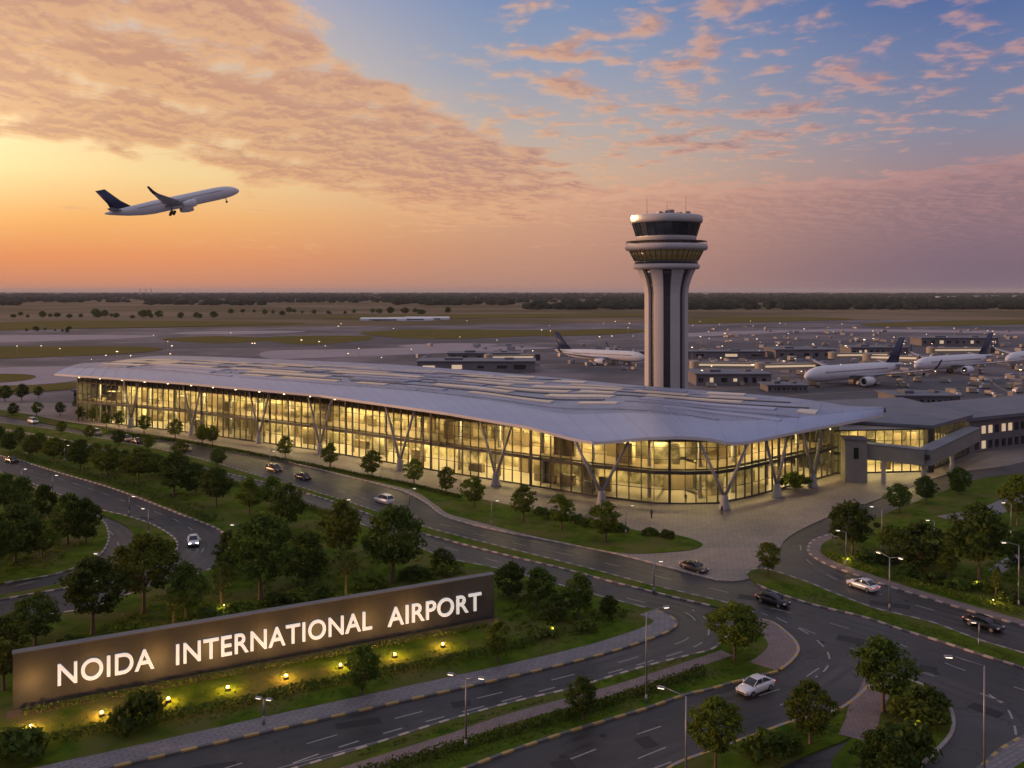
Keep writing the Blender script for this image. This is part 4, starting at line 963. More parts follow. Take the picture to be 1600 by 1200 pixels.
# ================================================================== sign wall
WL, WR = G(20, 1111).to_2d(), G(772, 967).to_2d()
wd = (WR - WL).normalized(); wn = Vector((wd.y, -wd.x))      # wn points to the road
WH = 5.65; wang = math.atan2(wd.y, wd.x); WLEN = (WR - WL).length
sg = thing('sign_wall', 'long dark stone sign wall with big white airport lettering', 'sign', (*((WL + WR) / 2), 0))
b = MB(); c = (WL + WR) / 2 - wn * .45; b.box((c.x, c.y, WH / 2), (WLEN, .9, WH), wang); b.build('wall_panel', M['sign'], sg, False, True)
b = MB(); b.box((c.x, c.y, WH + .06), (WLEN + .16, 1.05, .12), wang); b.build('coping', M['greywall'], sg, False, True)
b = MB()
for k in range(1, 9):
    q = WL.lerp(WR, k / 9) + wn * .004; b.box((q.x, q.y, WH / 2), (.05, .02, WH - .1), wang)
b.build('panel_joint', M['darkmetal'], sg, False, True)
def word(txt, s0, s1, zb, cap):
    cu = bpy.data.curves.new('lettering', 'FONT'); cu.body = txt; cu.size = 1; cu.extrude = .05; cu.offset = .010; cu.space_character = 1.06
    o = bpy.data.objects.new('tmp', cu); COL.objects.link(o); bpy.context.view_layer.update()
    me = bpy.data.meshes.new_from_object(o.evaluated_get(bpy.context.evaluated_depsgraph_get())); bpy.data.objects.remove(o)
    co = np.empty(len(me.vertices) * 3, np.float32); me.vertices.foreach_get('co', co); co = co.reshape(-1, 3)
    x0, x1, y0, y1 = co[:, 0].min(), co[:, 0].max(), co[:, 1].min(), co[:, 1].max()
    sx = (s1 - s0) / (x1 - x0); sy = cap / (y1 - y0)
    X = s0 + (co[:, 0] - x0) * sx; Z = zb + (co[:, 1] - y0) * sy; D = co[:, 2] * 2.2 + .13
    W = np.stack([WL.x + wd.x * X + wn.x * D - sg.location.x, WL.y + wd.y * X + wn.y * D - sg.location.y, Z], 1)
    me.vertices.foreach_set('co', W.astype(np.float32).ravel()); me.materials.clear(); me.materials.append(M['letter']); me.update()
    link('lettering', me, sg)
word('NOIDA', 4.0, 13.2, 1.72, 2.22); word('INTERNATIONAL', 15.4, 37.5, 1.62, 2.25); word('AIRPORT', 39.5, 52.0, 1.50, 2.3)

bed = [WL + wd * s_ for s_ in np.linspace(-.5, WLEN + .5, 30)]
ribbon('planting_bed', bed, -.15, -2.0, .10, .152, M['mulch'])
# floodlights on the lawn before the sign
near = ['nearest the left end of the sign', 'below the letters OI of NOIDA', 'below the gap between NOIDA and INTERNATIONAL', 'below the letters TER', 'below the letters NAT', 'below the letters AL of INTERNATIONAL', 'below the gap before AIRPORT', 'below the letters OR, last toward the right']
for (x, y), w in zip([(48, 1143), (159, 1121), (263, 1099), (356, 1081), (447, 1063), (532, 1046), (617, 1029), (692, 1013)], near):
    p = G(x, y); t = thing('floodlight', 'warm ground floodlight lighting the sign wall, ' + w, 'floodlight', (p.x, p.y, .14), wang, 'floodlights before the sign')
    b = MB(); b.box((0, 0, .12), (.5, .4, .24)); b.build('housing', M['darkmetal'], t)
    b = MB(); b.ball((0, 0, .34), .17); b.build('lamp', M['spotglow'], t, True)
    ld = bpy.data.lights.new('floodlight_beam', 'SPOT'); ld.energy = 190; ld.color = (1, .68, .36); ld.spot_size = R(105); ld.spot_blend = .8; ld.shadow_soft_size = .12
    lo = bpy.data.objects.new('floodlight_beam', ld); COL.objects.link(lo); lo.parent = t; lo.location = (0, .1, .62)
    lo.rotation_euler = (R(78), 0, 0)
    ld = bpy.data.lights.new('floodlight_glow', 'POINT'); ld.energy = 460; ld.color = (1, .47, .08); ld.shadow_soft_size = .2
    lo = bpy.data.objects.new('floodlight_glow', ld); COL.objects.link(lo); lo.parent = t; lo.location = (0, 0, .75)
# small garden uplights that make the young trees glow
for x, y, w in ((276, 984, 'at the foot of the yellow-green tree behind the gap after NOIDA'), (350, 950, 'under the small yellow-green tree behind the letters TER'), (546, 938, 'under the light green young tree behind the sign'), (862, 992, 'at the front of the thicket right of the sign'), (1428, 1146, 'beside the yellow-green shrub on the footpath island'), (1552, 942, 'under the light green small tree of the right park'), (1322, 880, 'at the left end tree of the right park'), (1524, 918, 'under the tallest tree of the right park')):
    p = G(x, y); t = thing('garden_light', 'small warm garden light ' + w, 'garden light', (p.x, p.y, .14), 0, 'garden lights under the trees')
    b = MB(); b.box((0, 0, .1), (.25, .25, .2)); b.build('housing', M['darkmetal'], t)
    b = MB(); b.ball((0, 0, .26), .09); b.build('lamp', M['spotglow'], t, True)
    ld = bpy.data.lights.new('garden_beam', 'POINT'); ld.energy = 120; ld.color = (1, .66, .22); ld.shadow_soft_size = .15
    lo = bpy.data.objects.new('garden_beam', ld); COL.objects.link(lo); lo.parent = t; lo.location = (0, -.5, .8)

# ================================================================== street lamps
def lamp(px, py, top, label, arm=(-1, 0), double=False, group='street lamps along the roads', on=True):
    p = G(px, py); h = (py - top) / (py - HY) * H; k = h / 8.0
    t = thing('street_lamp', label, 'street lamp', (p.x, p.y, .1), math.atan2(arm[1], arm[0]), group)
    b = MB(); b.tube((0, 0, 0), (0, 0, .9), .16, .13, 10); b.tube((0, 0, .9), (0, 0, h), .11, .06, 10); b.build('pole', M['steel'], t, True)
    for s in ((1, -1) if double else (1,)):
        b = MB(); b.tube((0, 0, h - .05), (s * 1.5 * k, 0, h + .35 * k), .05, .04, 6); b.build('arm', M['steel'], t, True)
        hd = MB(); hd.box((s * 1.85 * k, 0, h + .36 * k), (.75, .3, .12), 0, 0, .7); ho = hd.build('lamp_head', M['steel'], t)
        b = MB(); b.box((s * 1.85 * k, 0, h + .36 * k - .10), (.5, .2, .06)); b.build('lens', M['lampglow'] if on else M['fascia'], ho)
    return t
LAMPS = [
 (728, 1172, 1062, 'double-armed lamp post on the sidewalk in front of the word AIRPORT', (-1, .3), True),
 (412, 1134, 1094, 'short double-headed lamp on the lawn below the letters NAT', (-1, .3), True),
 (1010, 1100, 958, 'tall thin lamp post on the verge strip left of the bend tree', (1, .2)),
 (1072, 1262, 1090, 'tall grey lamp post at the bottom edge with its arm to the left', (-1, .45)),
 (1538, 1262, 1042, 'tall lamp post at the bottom right with a bright head', (-1, .25)),
 (1390, 955, 872, 'lamp post with two heads standing on the right median', (-.4, .6), True),
 (1592, 950, 853, 'lamp post with a bright head at the right end of the park kerb', (-1, .1)),
 (1378, 862, 795, 'lit lamp post in the right park before the terminal plaza', (-1, .1)),
 (1580, 838, 788, 'lamp post in the right park beside the grey footpath', (-1, .1)),
 (1322, 884, 832, 'short lamp post beside the left end tree of the right park', (-1, .2)),
 (978, 836, 792, 'thin lamp post on the plaza in front of the rounded glass corner', (1, 0)),
 (768, 822, 784, 'bright lamp on the long lawn nearest the main road kerb', (1, 0)),
 (232, 838, 797, 'lamp post on the inner kerb of the left road bend', (-1, .2)),
 (202, 806, 777, 'lamp post at the tip of the left median', (1, 0)),
 (82, 772, 744, 'lamp post beside the left road near the left park', (1, 0)),
 (34, 758, 734, 'lamp post at the far end of the left park by the picture edge', (1, 0)),
 (160, 918, 868, 'lamp post behind the large dark tree over the left median', (-1, .2)),
 (42, 712, 690, 'lamp post among the low trees far left', (1, 0)),
 (101, 722, 697, 'second lamp post among the low trees of the left park row', (1, 0)),
 (372, 862, 822, 'lamp post in the park inside the left road bend', (-1, 0)),
 (640, 798, 765, 'lamp post at the kerb of the main road after the white car', (1, 0)),
 (422, 730, 706, 'lamp post on the long lawn by the drop-off road', (1, 0)),
 (538, 812, 782, 'lamp post on the long median of the main road', (1, 0)),
 (1022, 928, 880, 'lamp post on the long median near the crossing', (1, .2)),
 (1530, 1010, 975, 'short lamp on the right median by the dark saloon', (-1, .2)),
 (1460, 860, 815, 'lamp post between the trees in the middle of the right park', (-1, 0))]
for a in LAMPS: lamp(*a)

# ================================================================== cars
def car_proto(paint, kind):
    root = thing('parked_car' if kind == 'van' else 'car', 'x', 'car'); w = .90; L = 2.3
    def ring(x, hw, z0, z1, r=.16):
        pts = [(-hw + r * .4, z0), (hw - r * .4, z0), (hw, z0 + r), (hw, z1 - r), (hw - r * .8, z1 - .02), (0, z1), (-hw + r * .8, z1 - .02), (-hw, z1 - r), (-hw, z0 + r)]
        return [(x, y, z) for y, z in pts]
    if kind == 'saloon':
        body = [(-2.30, .66, .42, .80), (-2.22, .80, .30, .92), (-1.9, .88, .24, 1.0), (-1.0, w, .22, .98), (.3, w, .22, .96), (1.0, w, .22, .93), (1.7, .86, .24, .84), (2.15, .78, .28, .72), (2.30, .62, .36, .60)]
        roof = [(-1.75, .72, 1.0), (-1.0, .60, 1.40), (-.3, .60, 1.46), (.35, .58, 1.40), (1.05, .72, .96)]
    else:
        body = [(-2.35, .78, .42, 1.0), (-2.28, .88, .28, 1.12), (-1.6, .92, .24, 1.12), (.4, .92, .22, 1.08), (1.2, .92, .22, 1.04), (1.9, .86, .26, .96), (2.25, .76, .32, .80), (2.35, .62, .4, .7)]
        roof = [(-2.2, .80, 1.12), (-1.9, .70, 1.72), (-.4, .70, 1.80), (.5, .68, 1.72), (1.35, .80, 1.04)]
    b = MB(); b.rings([ring(*q) for q in body]); b.build('body', paint, root, True)
    b = MB()
    zb = .9 if kind == 'saloon' else 1.0
    b.rings([[(x, -hw - .08 * (z < 1.2) * 0, zb), (x, -hw, z - .05), (x, -hw + .1, z), (x, hw - .1, z), (x, hw, z - .05), (x, hw, zb)] for x, hw, z in roof]); b.build('window', M['winglass'], root, True)
    b = MB(); rp = roof[1:4]
    b.rings([[(x, -hw + .02, z + .012), (x, -hw + .1, z + .035), (x, hw - .1, z + .035), (x, hw - .02, z + .012)] for x, hw, z in rp], 0, False, False)
    for s in (-1, 1):
        for i in range(4):
            (xa, ha, za), (xb, hb, zb2) = roof[i], roof[i + 1]
            if i in (0, 3): b.tube((xa, s * (ha - .01), za), (xb, s * (hb - .01), zb2), .045, n=5)
        b.tube((-.35, s * .70, .95), (-.35, s * .60, roof[2][2]), .035, n=5)
    b.build('roof', paint, root, True)
    for x in (-1.38, 1.40):
        for s in (-1, 1):
            b = MB(); b.tube((x, s * .72, .33), (x, s * .92, .33), .33, n=18); wh = b.build('tyre', M['tyre'], root)
            b = MB(); b.tube((x, s * .90, .33), (x, s * .935, .33), .21, n=12); b.build('rim', M['rim'], wh)
    xf, zf = (2.12, .66) if kind == 'saloon' else (2.2, .76)
    for s in (-1, 1):
        b = MB(); b.box((xf, s * .56, zf), (.22, .36, .13)); b.build('headlight', M['headglow'] if kind == 'lit' else M['fascia'], root)
        b = MB(); b.box((-2.22, s * .62, .80 if kind == 'saloon' else .95), (.16, .32, .13)); b.build('taillight', M['tailglow'], root)
        b = MB(); b.box((.72, s * .98, 1.0 if kind == 'saloon' else 1.1), (.14, .2, .12)); b.build('mirror', paint, root)
    b = MB(); b.box((2.29, 0, .48 if kind == 'saloon' else .55), (.06, .9, .18)); b.build('grille', M['darkmetal'], root)
    return root
def cpaint(n, c, r=.28, me=.3): return mat(n, c, rough=r, metal=me)
PA = {'white': cpaint('paint_white', (.72, .72, .74), .25, .1), 'silver': cpaint('paint_silver', (.42, .43, .46), .25, .5), 'black': cpaint('paint_black', (.012, .012, .014), .18, .2), 'brown': cpaint('paint_brown', (.10, .07, .055), .25, .3), 'beige': cpaint('paint_beige', (.42, .34, .24), .3, .2)}
PROTO = {}
def car(px, py, qx, qy, colour, kind, label, group=None, lights=False):
    """stands at (px, py) and heads for (qx, qy)"""
    p, q = G(px, py), G(qx, qy); d = q - p
    key = (colour, kind)
    if key not in PROTO: o = PROTO[key] = car_proto(PA[colour], kind)
    else: o = copy_tree(PROTO[key])
    o.location = (p.x, p.y, .012); o.rotation_euler = (0, 0, math.atan2(d.y, d.x)); o['label'] = label
    if group: o['group'] = group
    elif 'group' in o: del o['group']
    if lights:
        for ch in o.children:
            if ch.name.startswith('headlight'):
                ch.data = ch.data.copy(); ch.data.materials.clear(); ch.data.materials.append(M['headglow'])
    return o
car(1180, 1080, 1130, 1100, 'white', 'saloon', 'white saloon car driving toward the picture bottom beside the brick corner')
car(1348, 920, 1300, 904, 'white', 'saloon', 'white car on the right road beyond the median')
car(600, 786, 570, 778, 'white', 'van', 'white car on the main road in front of the long lawn')
car(302, 850, 304, 880, 'white', 'saloon', 'white car with shining headlights coming round the left road bend', None, True)
car(1085, 892, 1120, 903, 'brown', 'saloon', 'dark brown car leaving the plaza onto the main road')
car(1208, 944, 1250, 957, 'black', 'saloon', 'black car crossing the junction below the right median')
car(1537, 981, 1575, 993, 'black', 'saloon', 'black car on the right road near the picture edge')
drop = [(52, 661, 'white', 'van'), (18, 722, 'black', 'saloon'), (150, 679, 'beige', 'van'), (197, 689, 'beige', 'van'), (214, 692, 'black', 'saloon'), (289, 704, 'beige', 'van'), (428, 737, 'brown', 'van'), (474, 749, 'black', 'saloon')]
words = {'white': 'white', 'black': 'black', 'beige': 'beige', 'silver': 'silver', 'brown': 'dark brown'}
drop.sort()
for i, (x, y, c, k) in enumerate(drop):
    car(x, y, x + 40, y + 9, c, k, '%s %s in the drop-off line before the terminal, %s from the left edge' % (words[c], 'boxy car' if k == 'van' else 'low car', ORD[i]), 'cars along the drop-off road')

# ================================================================== the apron behind the terminal
g = random.Random(31)
def low_building(px0, px1, py, h, depth, label, lit=.4, roofm='flatroof', n=18):
    a, q = G(px0, py).to_2d(), G(px1, py).to_2d(); c = (a + q) / 2
    h *= .78; t = thing('apron_building', label, 'building', (c.x, c.y + depth / 2, 0)); Lh = (q - a).length
    b = MB(); b.box((0, 0, h / 2 - .1), (Lh, depth, h + .2)); b.build('wall', M['aprongrey'], t)
    b = MB(); b.box((0, 0, h + .35), (Lh + 1.6, depth + 1.6, .5)); b.box((-Lh * .2, 0, h + 1.1), (Lh * .15, depth * .4, 1.1)); b.box((Lh * .28, depth * .1, h + .95), (Lh * .08, depth * .3, .8)); b.build('roof', M[roofm], t)
    n = g.randint(5, 11)
    for k in range(n):
        x = -Lh / 2 + Lh * (k + g.uniform(.3, .7)) / n; b = MB(); b.box((x, -depth / 2 - .03, h * .5), (Lh / n * g.uniform(.25, .6), .2, h * g.uniform(.25, .5))); b.build('window', M['warmwin'] if g.random() < lit else M['winglass'], t)
low_building(652, 836, 581, 6.5, 22, 'low dark pier building with few lit windows behind the terminal roof', 0.16)
low_building(700, 812, 563, 5, 16, 'dark flat building behind the low pier left of the parked jet', 0.11)
low_building(1088, 1205, 602, 6, 24, 'low building with lit windows just right of the control tower foot', 0.36)
low_building(1212, 1304, 561, 7, 26, 'dark flat-roofed building beyond the nearest parked jet nose', 0.07)
low_building(1330, 1420, 555, 6, 20, 'long low dark building behind the nearest parked jet', 0.18)
low_building(1440, 1560, 540, 7, 20, 'low dark hangar behind the middle parked jet', 0.14)
low_building(1000, 1006 + 190, 560, 5, 14, 'long low dark service building behind the control tower', 0.14)
low_building(1400, 1500, 635, 4.5, 16, 'flat dark building between the lower wing and the parked jets', 0.05)
low_building(1200, 1262, 612, 3.0, 12, 'low flat building under the nose of the nearest parked jet', 0.14)
low_building(115, 175, 622, 3.5, 12, 'low grey shed left of the terminal end', 0.05)
# gate bridges
def gate(px, py, yaw, L, label):
    p = G(px, py); t = thing('passenger_bridge', label, 'passenger bridge', (p.x, p.y, -.2), yaw, 'passenger bridges on the apron')
    b = MB(); b.box((0, 0, 5.6), (L, 3, 3)); b.build('tunnel', M['service'], t)
    b = MB(); b.lathe([(2.6, 4), (2.6, 7.6), (.2, 8.0)], 14, (-L / 2, 0)); b.build('rotunda', M['service'], t)
    b = MB(); b.box((L / 2 + 1.2, 0, 5.6), (2.6, 4, 3.6)); b.build('cab', M['darkmetal'], t)
    b = MB(); b.tube((L * .25, -1, 0), (L * .25, -1, 4.2), .3); b.tube((L * .25, 1, 0), (L * .25, 1, 4.2), .3); b.build('leg', M['steel'], t)
    b = MB(); b.box((0, -1.53, 5.9), (L * .9, .08, .9)); b.build('window_band', M['warmwin'], t)
gate(1345, 570, R(8), 34, 'pale passenger bridge behind the nearest parked jet')
gate(1395, 575, R(-20), 26, 'pale passenger bridge beside the tail of the nearest parked jet')
gate(1500, 561, R(5), 38, 'pale passenger bridge behind the middle parked jet')
gate(1232, 590, R(12), 30, 'pale passenger bridge left of the nose of the nearest parked jet')
gate(1140, 588, R(-6), 34, 'pale passenger bridge right of the control tower')
gate(800, 574, R(10), 26, 'pale passenger bridge left of the distant parked jet')
LINE = MB()
def guide(px, w=.5):
    P = ground_curve(px, 8); N = normals(P)
    LINE.rings([[(p.x - n.x * w / 2, p.y - n.y * w / 2, -.06), (p.x + n.x * w / 2, p.y + n.y * w / 2, -.06)] for p, n in zip(P, N)], 0, False, False)
for q in ([(1040, 640), (1250, 617), (1450, 607), (1620, 600)], [(1060, 612), (1200, 600), (1280, 590)], [(1480, 640), (1430, 615), (1400, 600)], [(1600, 622), (1560, 604), (1545, 590)], [(840, 575), (900, 572), (1000, 566)], [(1090, 530), (1300, 527), (1600, 525)], [(1100, 545), (1350, 548), (1620, 552)], [(0, 578), (200, 571), (420, 556), (640, 541), (900, 535)], [(0, 533), (300, 526), (640, 521)]): guide(q)
tag(LINE.build('apron_marking', mat('apron_paint', (.45, .36, .16), (.34, .28, .14), .3, rough=.7)), kind='structure')
# ground vehicles and containers
van = thing('service_truck', 'x', 'service truck')
b = MB(); b.box((-.6, 0, 1.7), (4.2, 2.2, 2.2)); b.build('cargo_box', M['service'], van)
b = MB(); b.box((2.2, 0, 1.25), (1.3, 2.1, 1.5), 0, 0, .85); b.build('cab', M['white'], van)
b = MB(); b.box((0, 0, .5), (5.6, 1.9, .3)); b.build('chassis', M['darkmetal'], van)
for x in (-1.9, 1.9):
    for s in (-1, 1):
        b = MB(); b.tube((x, s * .8, .45), (x, s * 1.05, .45), .45, n=12); b.build('wheel', M['tyre'], van)
used = []
spots = [(1085 + g.uniform(0, 520), g.uniform(512, 606)) for k in range(150)] + [(880 + g.uniform(0, 130), g.uniform(545, 582)) for k in range(12)] + [(1450 + g.uniform(0, 150), g.uniform(600, 640)) for k in range(12)]
for x, y in spots:
    p = G(x, y); place(van, used, (p.x, p.y, -.2), g.uniform(0, 6.28), 'small boxy service truck parked on the apron behind the terminal', 'service trucks on the apron', g.uniform(.6, .95))
cont = thing('cargo_container', 'x', 'container')
b = MB(); b.box((0, 0, 1.3), (6, 2.4, 2.6)); [b.box((-2.85 + .3 * k, s * 1.21, 1.3), (.1, .06, 2.4)) for k in range(20) for s in (-1, 1)]; b.build('box', M['container'], cont)
b = MB(); [b.box((3.03, s * .6, 1.3), (.06, 1.1, 2.3)) for s in (-1, 1)]; b.build('door', M['steel'], cont)
used = []
for k in range(150):
    x, y = (1085 + g.uniform(0, 520), g.uniform(515, 600)) if k % 3 else (640 + g.uniform(0, 360), g.uniform(540, 572))
    p = G(x, y); place(cont, used, (p.x, p.y, -.2), g.uniform(0, 6.28), 'grey cargo container standing on the apron behind the terminal', 'cargo containers on the apron', g.uniform(.6, 1.0))
# apron masts with warm or pale lamps
used = []
mast = thing('apron_mast', 'x', 'light mast')
b = MB(); b.tube((0, 0, 0), (0, 0, 9), .16, .10); b.build('pole', M['steel'], mast)
b = MB(); b.box((0, 0, 9.15), (1.3, .5, .35)); b.build('lamp_head', emat('mastglow', (1, .72, .42), 3.0), mast)
for k in range(110):
    r = g.random()
    x, y = (g.uniform(1080, 1610), g.uniform(508, 605)) if r < .62 else (g.uniform(420, 1000), g.uniform(505, 575)) if r < .85 else (g.uniform(0, 420), g.uniform(515, 585))
    p = G(x, y); place(mast, used, (p.x, p.y, -.2), g.uniform(0, 3), 'thin light mast with a small glowing head on the airfield', 'light masts on the airfield', g.uniform(.5, .9))
# low pale hangars on the far side
used = []
hang = thing('far_hangar', 'x', 'hangar')
b = MB(); b.rings([[(-30, y, z) for y, z in pts] for pts in ([(-12, 0), (-12, 6), (-6, 9), (0, 10), (6, 9), (12, 6), (12, 0)],)] + [[(30, y, z) for y, z in pts] for pts in ([(-12, 0), (-12, 6), (-6, 9), (0, 10), (6, 9), (12, 6), (12, 0)],)]); b.build('shell', M['white'], hang)
b = MB(); b.box((0, -12.1, 2.6), (36, .3, 5.2)); b.build('door', M['greywall'], hang)
for x, y in ((600, 500.5), (642, 500), (668, 499), (1560, 464.6), (1590, 464.4), (1535, 465), (1480, 466)):
    p = G(x, y); place(hang, used, (p.x, p.y, -.3), 0, 'distant long pale hangar on the far edge of the airfield', 'hangars on the far edge', (1.1, .8, .45) if y > 480 else (2.2, 1, 1.2))
# three thin masts on the left horizon
for x in (219, 228, 236):
    p = Vector(((x - 800) / F * 7000, 7000, 0)); t = thing('chimney', 'thin distant chimney above the left horizon forest', 'chimney', p, 0, 'chimneys on the left horizon')
    b = MB(); b.tube((0, 0, 0), (0, 0, 66), 4, 2.6, 10); b.build('shaft', M['concrete'], t)

# ================================================================== people inside the glass
def person(px, py, yaw, label, off=0):
    p = G(px, py); bm = bmesh.new(); J = {}
    pts = {'pel': (0, 0, .95, .15), 'wai': (0, .01, 1.12, .14), 'che': (0, 0, 1.34, .17), 'nec': (0, .01, 1.52, .065), 'hed': (0, .03, 1.64, .105), 'top': (0, .02, 1.73, .08),
           'hl': (-.1, 0, .9, .10), 'kl': (-.12, .04, .5, .07), 'al': (-.12, -.02, .08, .05), 'tl': (-.13, .14, .04, .04), 'hr': (.1, 0, .9, .10), 'kr': (.12, .0, .5, .07), 'ar': (.13, -.08, .08, .05), 'tr': (.14, .07, .04, .04),
           'sl': (-.19, 0, 1.43, .07), 'el': (-.25, -.02, 1.15, .05), 'wl': (-.24, .08, .9, .038), 'fl': (-.23, .11, .8, .032), 'sr': (.19, 0, 1.43, .07), 'er': (.25, -.02, 1.15, .05), 'wr': (.24, .1, .91, .038), 'fr': (.23, .14, .82, .032)}
    for k, (x, y, z, r) in pts.items(): J[k] = bm.verts.new((x, y, z))
    for a, c in ('pel wai', 'wai che', 'che nec', 'nec hed', 'hed top', 'pel hl', 'hl kl', 'kl al', 'al tl', 'pel hr', 'hr kr', 'kr ar', 'ar tr', 'che sl', 'sl el', 'el wl', 'wl fl', 'che sr', 'sr er', 'er wr', 'wr fr') and [s.split() for s in ('pel wai', 'wai che', 'che nec', 'nec hed', 'hed top', 'pel hl', 'hl kl', 'kl al', 'al tl', 'pel hr', 'hr kr', 'kr ar', 'ar tr', 'che sl', 'sl el', 'el wl', 'wl fl', 'che sr', 'sr er', 'er wr', 'wr fr')]:
        bm.edges.new((J[a], J[c]))
    me = bpy.data.meshes.new('person'); bm.to_mesh(me); bm.free(); me.materials.append(M['cloth'])
    o = link('person', me); o.modifiers.new('s', 'SKIN'); o.modifiers.new('d', 'SUBSURF').levels = 1
    for v, (x, y, z, r) in zip(me.skin_vertices[0].data, pts.values()): v.radius = (r, r)
    me.skin_vertices[0].data[0].use_root = True
    o.location = (p.x, p.y + off, .2); o.rotation_euler.z = yaw
    return tag(o, label, 'person')
person(1076, 792, 2.8, 'person in dark clothes standing behind the rounded glass front', 3)
person(1128, 806, .6, 'person in dark clothes walking on the plaza beside the right front column')
person(1018, 812, 2.2, 'person in dark clothes on the plaza before the rounded glass front')
# ================================================================== sky, sun, camera
SUN_AZ, SUN_EL = R(-84), R(7)
W = bpy.data.worlds.new('World'); SC.world = W; W.use_nodes = True
N, L = W.node_tree.nodes, W.node_tree.links
for n in list(N): N.remove(n)
def V(x):
    return x
def math_(op, a, b=None, c=None, clamp=False):
    n = N.new('ShaderNodeMath'); n.operation = op; n.use_clamp = clamp
    for i, q in enumerate((a, b, c)):
        if q is None: continue
        if isinstance(q, (int, float)): n.inputs[i].default_value = q
        else: L.new(q, n.inputs[i])
    return n.outputs[0]
def mrange(x, a, b, c=0., d=1., interp='SMOOTHSTEP'):
    n = N.new('ShaderNodeMapRange'); n.interpolation_type = interp
    for s, q in zip(('Value', 'From Min', 'From Max', 'To Min', 'To Max'), (x, a, b, c, d)):
        if isinstance(q, (int, float)): n.inputs[s].default_value = q
        else: L.new(q, n.inputs[s])
    return n.outputs[0]
def ramp(x, stops, interp='LINEAR'):
    n = N.new('ShaderNodeValToRGB'); r = n.color_ramp; r.interpolation = interp
    while len(r.elements) < len(stops): r.elements.new(.5)
    for e, (p, c) in zip(r.elements, stops): e.position = p; e.color = c
    L.new(x, n.inputs[0]); return n.outputs[0]
def mixc(f, a, b):
    n = N.new('ShaderNodeMix'); n.data_type = 'RGBA'
    for s, q in (('Factor', f), ('A', a), ('B', b)):
        if isinstance(q, (int, float)): n.inputs[s].default_value = q
        elif isinstance(q, tuple): n.inputs[s].default_value = q
        else: L.new(q, n.inputs[s])
    return n.outputs['Result']
tc = N.new('ShaderNodeTexCoord'); sx = N.new('ShaderNodeSeparateXYZ'); nz = N.new('ShaderNodeVectorMath'); nz.operation = 'NORMALIZE'
L.new(tc.outputs['Generated'], nz.inputs[0]); L.new(nz.outputs[0], sx.inputs[0]); X, Y, Z = sx.outputs
az = math_('MULTIPLY', math_('ARCTAN2', X, Y), 180 / math.pi)          # degrees, 0 ahead, negative left
el = math_('MULTIPLY', math_('ARCSINE', Z), 180 / math.pi)
hor = math_('SQRT', math_('ADD', math_('MULTIPLY', X, X), math_('MULTIPLY', Y, Y)))
az_s = R(-50)
cs = math_('DIVIDE', math_('ADD', math_('MULTIPLY', X, math.sin(az_s)), math_('MULTIPLY', Y, math.cos(az_s))), math_('MAXIMUM', hor, .001))
elf = math_('DIVIDE', math_('MAXIMUM', el, 0.), 40.0)
def stops(l): return [(e / 40, lin(*c)) for e, c in l]
ZEN = [(26, (140, 150, 182)), (38, (162, 164, 182))]
rL = ramp(elf, stops([(0, (208, 138, 108)), (2, (238, 152, 96)), (4.2, (252, 184, 108)), (7, (255, 221, 156)), (10, (255, 224, 174)), (13.5, (232, 205, 175)), (18, (196, 186, 192)), *ZEN]))
rC = ramp(elf, stops([(0, (180, 134, 118)), (2.5, (200, 148, 120)), (5, (214, 165, 132)), (7.5, (208, 176, 150)), (10, (186, 174, 168)), (14, (150, 160, 182)), (18, (122, 144, 182)), *ZEN]))
rR = ramp(elf, stops([(0, (110, 94, 116)), (2.5, (134, 110, 120)), (5, (152, 124, 128)), (7.2, (150, 132, 142)), (9.5, (132, 136, 158)), (14, (104, 121, 162)), (18, (68, 98, 156)), *ZEN]))
rB = ramp(elf, stops([(0, (92, 86, 116)), (5, (112, 100, 130)), (12, (100, 110, 150)), (20, (100, 112, 152)), *ZEN]))
base = mixc(mrange(cs, .20, .64), rR, rC); base = mixc(mrange(cs, .62, .95), base, rL); base = mixc(mrange(cs, .12, -.5), base, rB)
# clouds on a flat layer high above
inv = math_('DIVIDE', 1.0, math_('ADD', math_('MAXIMUM', Z, 0.), .075))
cv = N.new('ShaderNodeCombineXYZ'); L.new(math_('MULTIPLY', X, inv), cv.inputs[0]); L.new(math_('MULTIPLY', Y, inv), cv.inputs[1])
def noise(scale, detail, rough, off=(0, 0, 0), rot=0, sc=(1, 1, 1), dist=0.):
    mp = N.new('ShaderNodeMapping'); mp.inputs['Location'].default_value = off; mp.inputs['Rotation'].default_value = (0, 0, rot); mp.inputs['Scale'].default_value = sc
    L.new(cv.outputs[0], mp.inputs[0]); n = N.new('ShaderNodeTexNoise'); n.inputs['Scale'].default_value = scale; n.inputs['Detail'].default_value = detail; n.inputs['Roughness'].default_value = rough; n.inputs['Distortion'].default_value = dist
    L.new(mp.outputs[0], n.inputs['Vector']); return n.outputs['Fac']
ST = dict(rot=R(35), sc=(1.0, .78, 1))
def mixv(f, a, b):
    n = N.new('ShaderNodeMix'); L.new(f, n.inputs['Factor']); L.new(a, n.inputs['A']); L.new(b, n.inputs['B']); return n.outputs['Result']
side = mrange(az, -9., 3.)
S2 = dict(rot=R(35), sc=(1.0, .92, 1))
n1 = mixv(side, noise(3.6, 10, .62, (0, 0, 0), dist=.15, **ST), noise(5.6, 7, .55, (2, 0, 0), dist=.1, **S2)); n1s = mixv(side, noise(3.6, 10, .62, (-.04, .018, 0), dist=.15, **ST), noise(5.6, 7, .55, (1.968, .012, 0), dist=.1, **S2))
n2 = noise(.75, 4, .5, (3, 1, 0), **ST)
azf = math_('ADD', math_('DIVIDE', az, 70.0), .5)
def pel(px, py): u = (px - 800) / F; return math.degrees(math.atan((HY - py) / F * math.cos(math.atan(u))))
